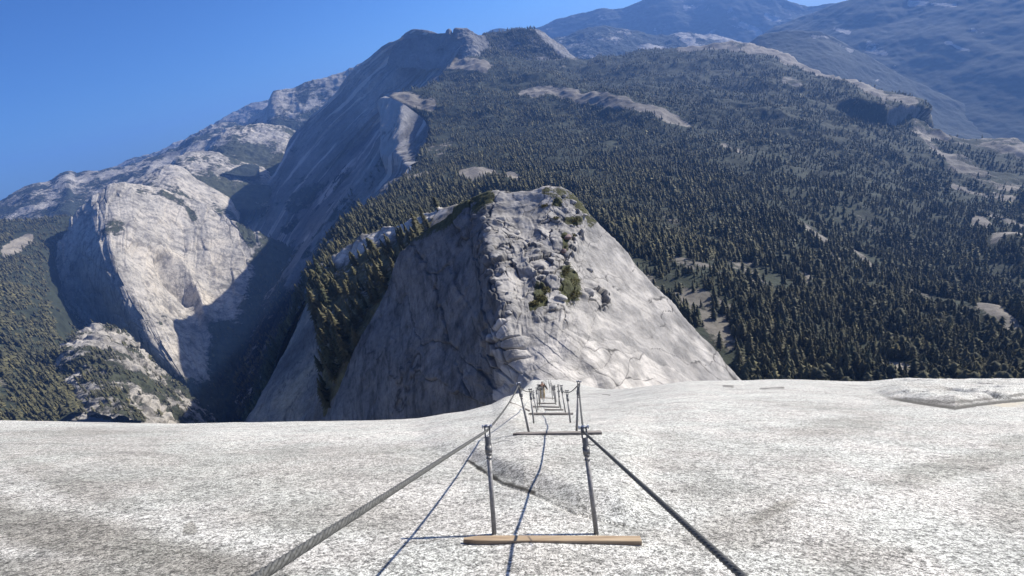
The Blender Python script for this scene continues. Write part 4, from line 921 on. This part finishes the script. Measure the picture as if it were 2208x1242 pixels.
# local frame: up = slab normal leaning with the slope, fw = towards the camera (uphill)
pu = (Uv * .9 + Vector((0, 0, 1)) * .25).normalized(); pf = (-Fv - pu * (-Fv).dot(pu)).normalized(); pr = pf.cross(pu)
def L3(x, y, z_): return pr * x + pf * y + pu * z_
bv = [L3(0, 0, .80), L3(0, .1, .95), L3(0, .24, 1.12), L3(0, .36, 1.26), L3(0, .42, 1.33), L3(0, .47, 1.42), L3(0, .5, 1.52),
      L3(.1, 0, .76), L3(.13, .12, .44), L3(.13, -.06, .08), L3(.14, .08, .03),
      L3(-.1, 0, .76), L3(-.13, .26, .5), L3(-.12, .16, .12), L3(-.13, .3, .08),
      L3(.19, .36, 1.24), L3(.34, .42, 1.02), L3(.41, .6, .93), L3(.42, .67, .92),
      L3(-.19, .36, 1.24), L3(-.34, .42, 1.02), L3(-.41, .6, .93), L3(-.42, .67, .92)]
be = [(0,1),(1,2),(2,3),(3,4),(4,5),(5,6),(0,7),(7,8),(8,9),(9,10),(0,11),(11,12),(12,13),(13,14),(3,15),(15,16),(16,17),(17,18),(3,19),(19,20),(20,21),(21,22)]
br = [.13,.12,.14,.13,.06,.085,.08,.09,.06,.04,.035,.09,.06,.04,.035,.06,.04,.03,.035,.06,.04,.03,.035]
skin_obj('body', bv, be, br, M['skin'], proot)
skin_obj('jacket', [bv[i] for i in (0,1,2,3,15,16,17,19,20,21)], [(0,1),(1,2),(2,3),(3,4),(4,5),(5,6),(3,7),(7,8),(8,9)], [.15,.15,.175,.16,.09,.07,.055,.09,.07,.055], M['jacket'], proot)
skin_obj('trousers', [bv[i] for i in (0,7,8,9,11,12,13)], [(0,1),(1,2),(2,3),(0,4),(4,5),(5,6)], [.155,.11,.085,.065,.11,.085,.065], M['trousers'], proot)
skin_obj('hair', [bv[5] + L3(0, -.03, .04), bv[6] + L3(0, -.02, .03)], [(0, 1)], [.09, .085], M['hair'], proot)
skin_obj('backpack', [bv[1] + L3(0, -.16, .1), bv[2] + L3(0, -.2, .08), bv[3] + L3(0, -.2, .06)], [(0,1),(1,2)], [(.13,.1),(.16,.12),(.12,.09)], M['hair'], proot)

# ------------------------------------------------------------------ air, light, camera
HZ = bpy.data.materials.new('haze_air'); HZ.use_nodes = True; nt = HZ.node_tree; nt.nodes.remove(nt.nodes['Principled BSDF'])
pv = nt.nodes.new('ShaderNodeVolumePrincipled'); pv.inputs['Density'].default_value = 4.8e-5; pv.inputs['Color'].default_value = (.20, .42, 1.0, 1); pv.inputs['Anisotropy'].default_value = .2
nt.links.new(pv.outputs[0], nt.nodes['Material Output'].inputs['Volume'])
hb = bmesh.new(); bmesh.ops.create_cube(hb, size=1)
for v in hb.verts: v.co = Vector((v.co.x * 32800, v.co.y * 32800 + 8000, -1902 if v.co.z < 0 else 1300))
hz = bm_obj('haze', hb, HZ); tag(hz, 'thin blue air filling the valleys between the mountains', 'haze', kind='stuff')

sun_cam = np.array([.65, .86, .25]); sd = cam2w(sun_cam / np.linalg.norm(sun_cam))
el = math.asin(sd[2]); az = math.atan2(sd[0], sd[1]); print('sun el, az', math.degrees(el), math.degrees(az))
w = bpy.data.worlds.new('World'); scene.world = w; w.use_nodes = True; wt = w.node_tree
sky = wt.nodes.new('ShaderNodeTexSky'); sky.sky_type = 'NISHITA'; sky.sun_disc = False; sky.sun_elevation = el; sky.sun_rotation = az
sky.altitude = 1200; sky.air_density = 1.0; sky.dust_density = .9; sky.ozone_density = 3
tint = wt.nodes.new('ShaderNodeMix'); tint.data_type = 'RGBA'; tint.blend_type = 'MULTIPLY'; tint.inputs[0].default_value = 1; tint.inputs[7].default_value = (.48, .88, 1.56, 1)
wt.links.new(sky.outputs[0], tint.inputs[6])
wc_ = wt.nodes.new('ShaderNodeTexCoord'); dt = wt.nodes.new('ShaderNodeVectorMath'); dt.operation = 'DOT_PRODUCT'; dt.inputs[1].default_value = tuple(sd)
wt.links.new(wc_.outputs['Generated'], dt.inputs[0])
mr = wt.nodes.new('ShaderNodeMapRange'); mr.interpolation_type = 'SMOOTHSTEP'; mr.inputs['From Min'].default_value = .72; mr.inputs['From Max'].default_value = 1.0; mr.inputs['To Max'].default_value = 1.0
wt.links.new(dt.outputs['Value'], mr.inputs['Value'])
gl = wt.nodes.new('ShaderNodeMix'); gl.data_type = 'RGBA'; gl.blend_type = 'ADD'; gl.inputs[7].default_value = (9, 8, 6.5, 1)  # white glow added around the sun, out of view, to soften blue shadows
wt.links.new(mr.outputs[0], gl.inputs[0]); wt.links.new(tint.outputs[2], gl.inputs[6])
wt.links.new(gl.outputs[2], wt.nodes['Background'].inputs[0]); wt.nodes['Background'].inputs[1].default_value = .052
ld = bpy.data.lights.new('sun', 'SUN'); ld.energy = 5; ld.angle = R(.53); ld.color = (1, .945, .85)
lo = bpy.data.objects.new('sun', ld); col.objects.link(lo); lo.rotation_euler = Vector(sd).to_track_quat('Z', 'Y').to_euler()
cd = bpy.data.cameras.new('camera'); cd.sensor_width = 36; cd.lens = 18; cd.clip_start = .05; cd.clip_end = 200000
cam = bpy.data.objects.new('camera', cd); col.objects.link(cam)
cam.matrix_world = Matrix(((RT[0], U[0], -F[0], 0), (RT[1], U[1], -F[1], 0), (RT[2], U[2], -F[2], 0), (0, 0, 0, 1)))
scene.camera = cam
scene.view_settings.view_transform = 'Standard'; scene.view_settings.look = 'None'; scene.view_settings.exposure = .72; scene.view_settings.gamma = 1
scene.cycles.max_bounces = 5; scene.cycles.volume_bounces = 0; scene.cycles.diffuse_bounces = 3
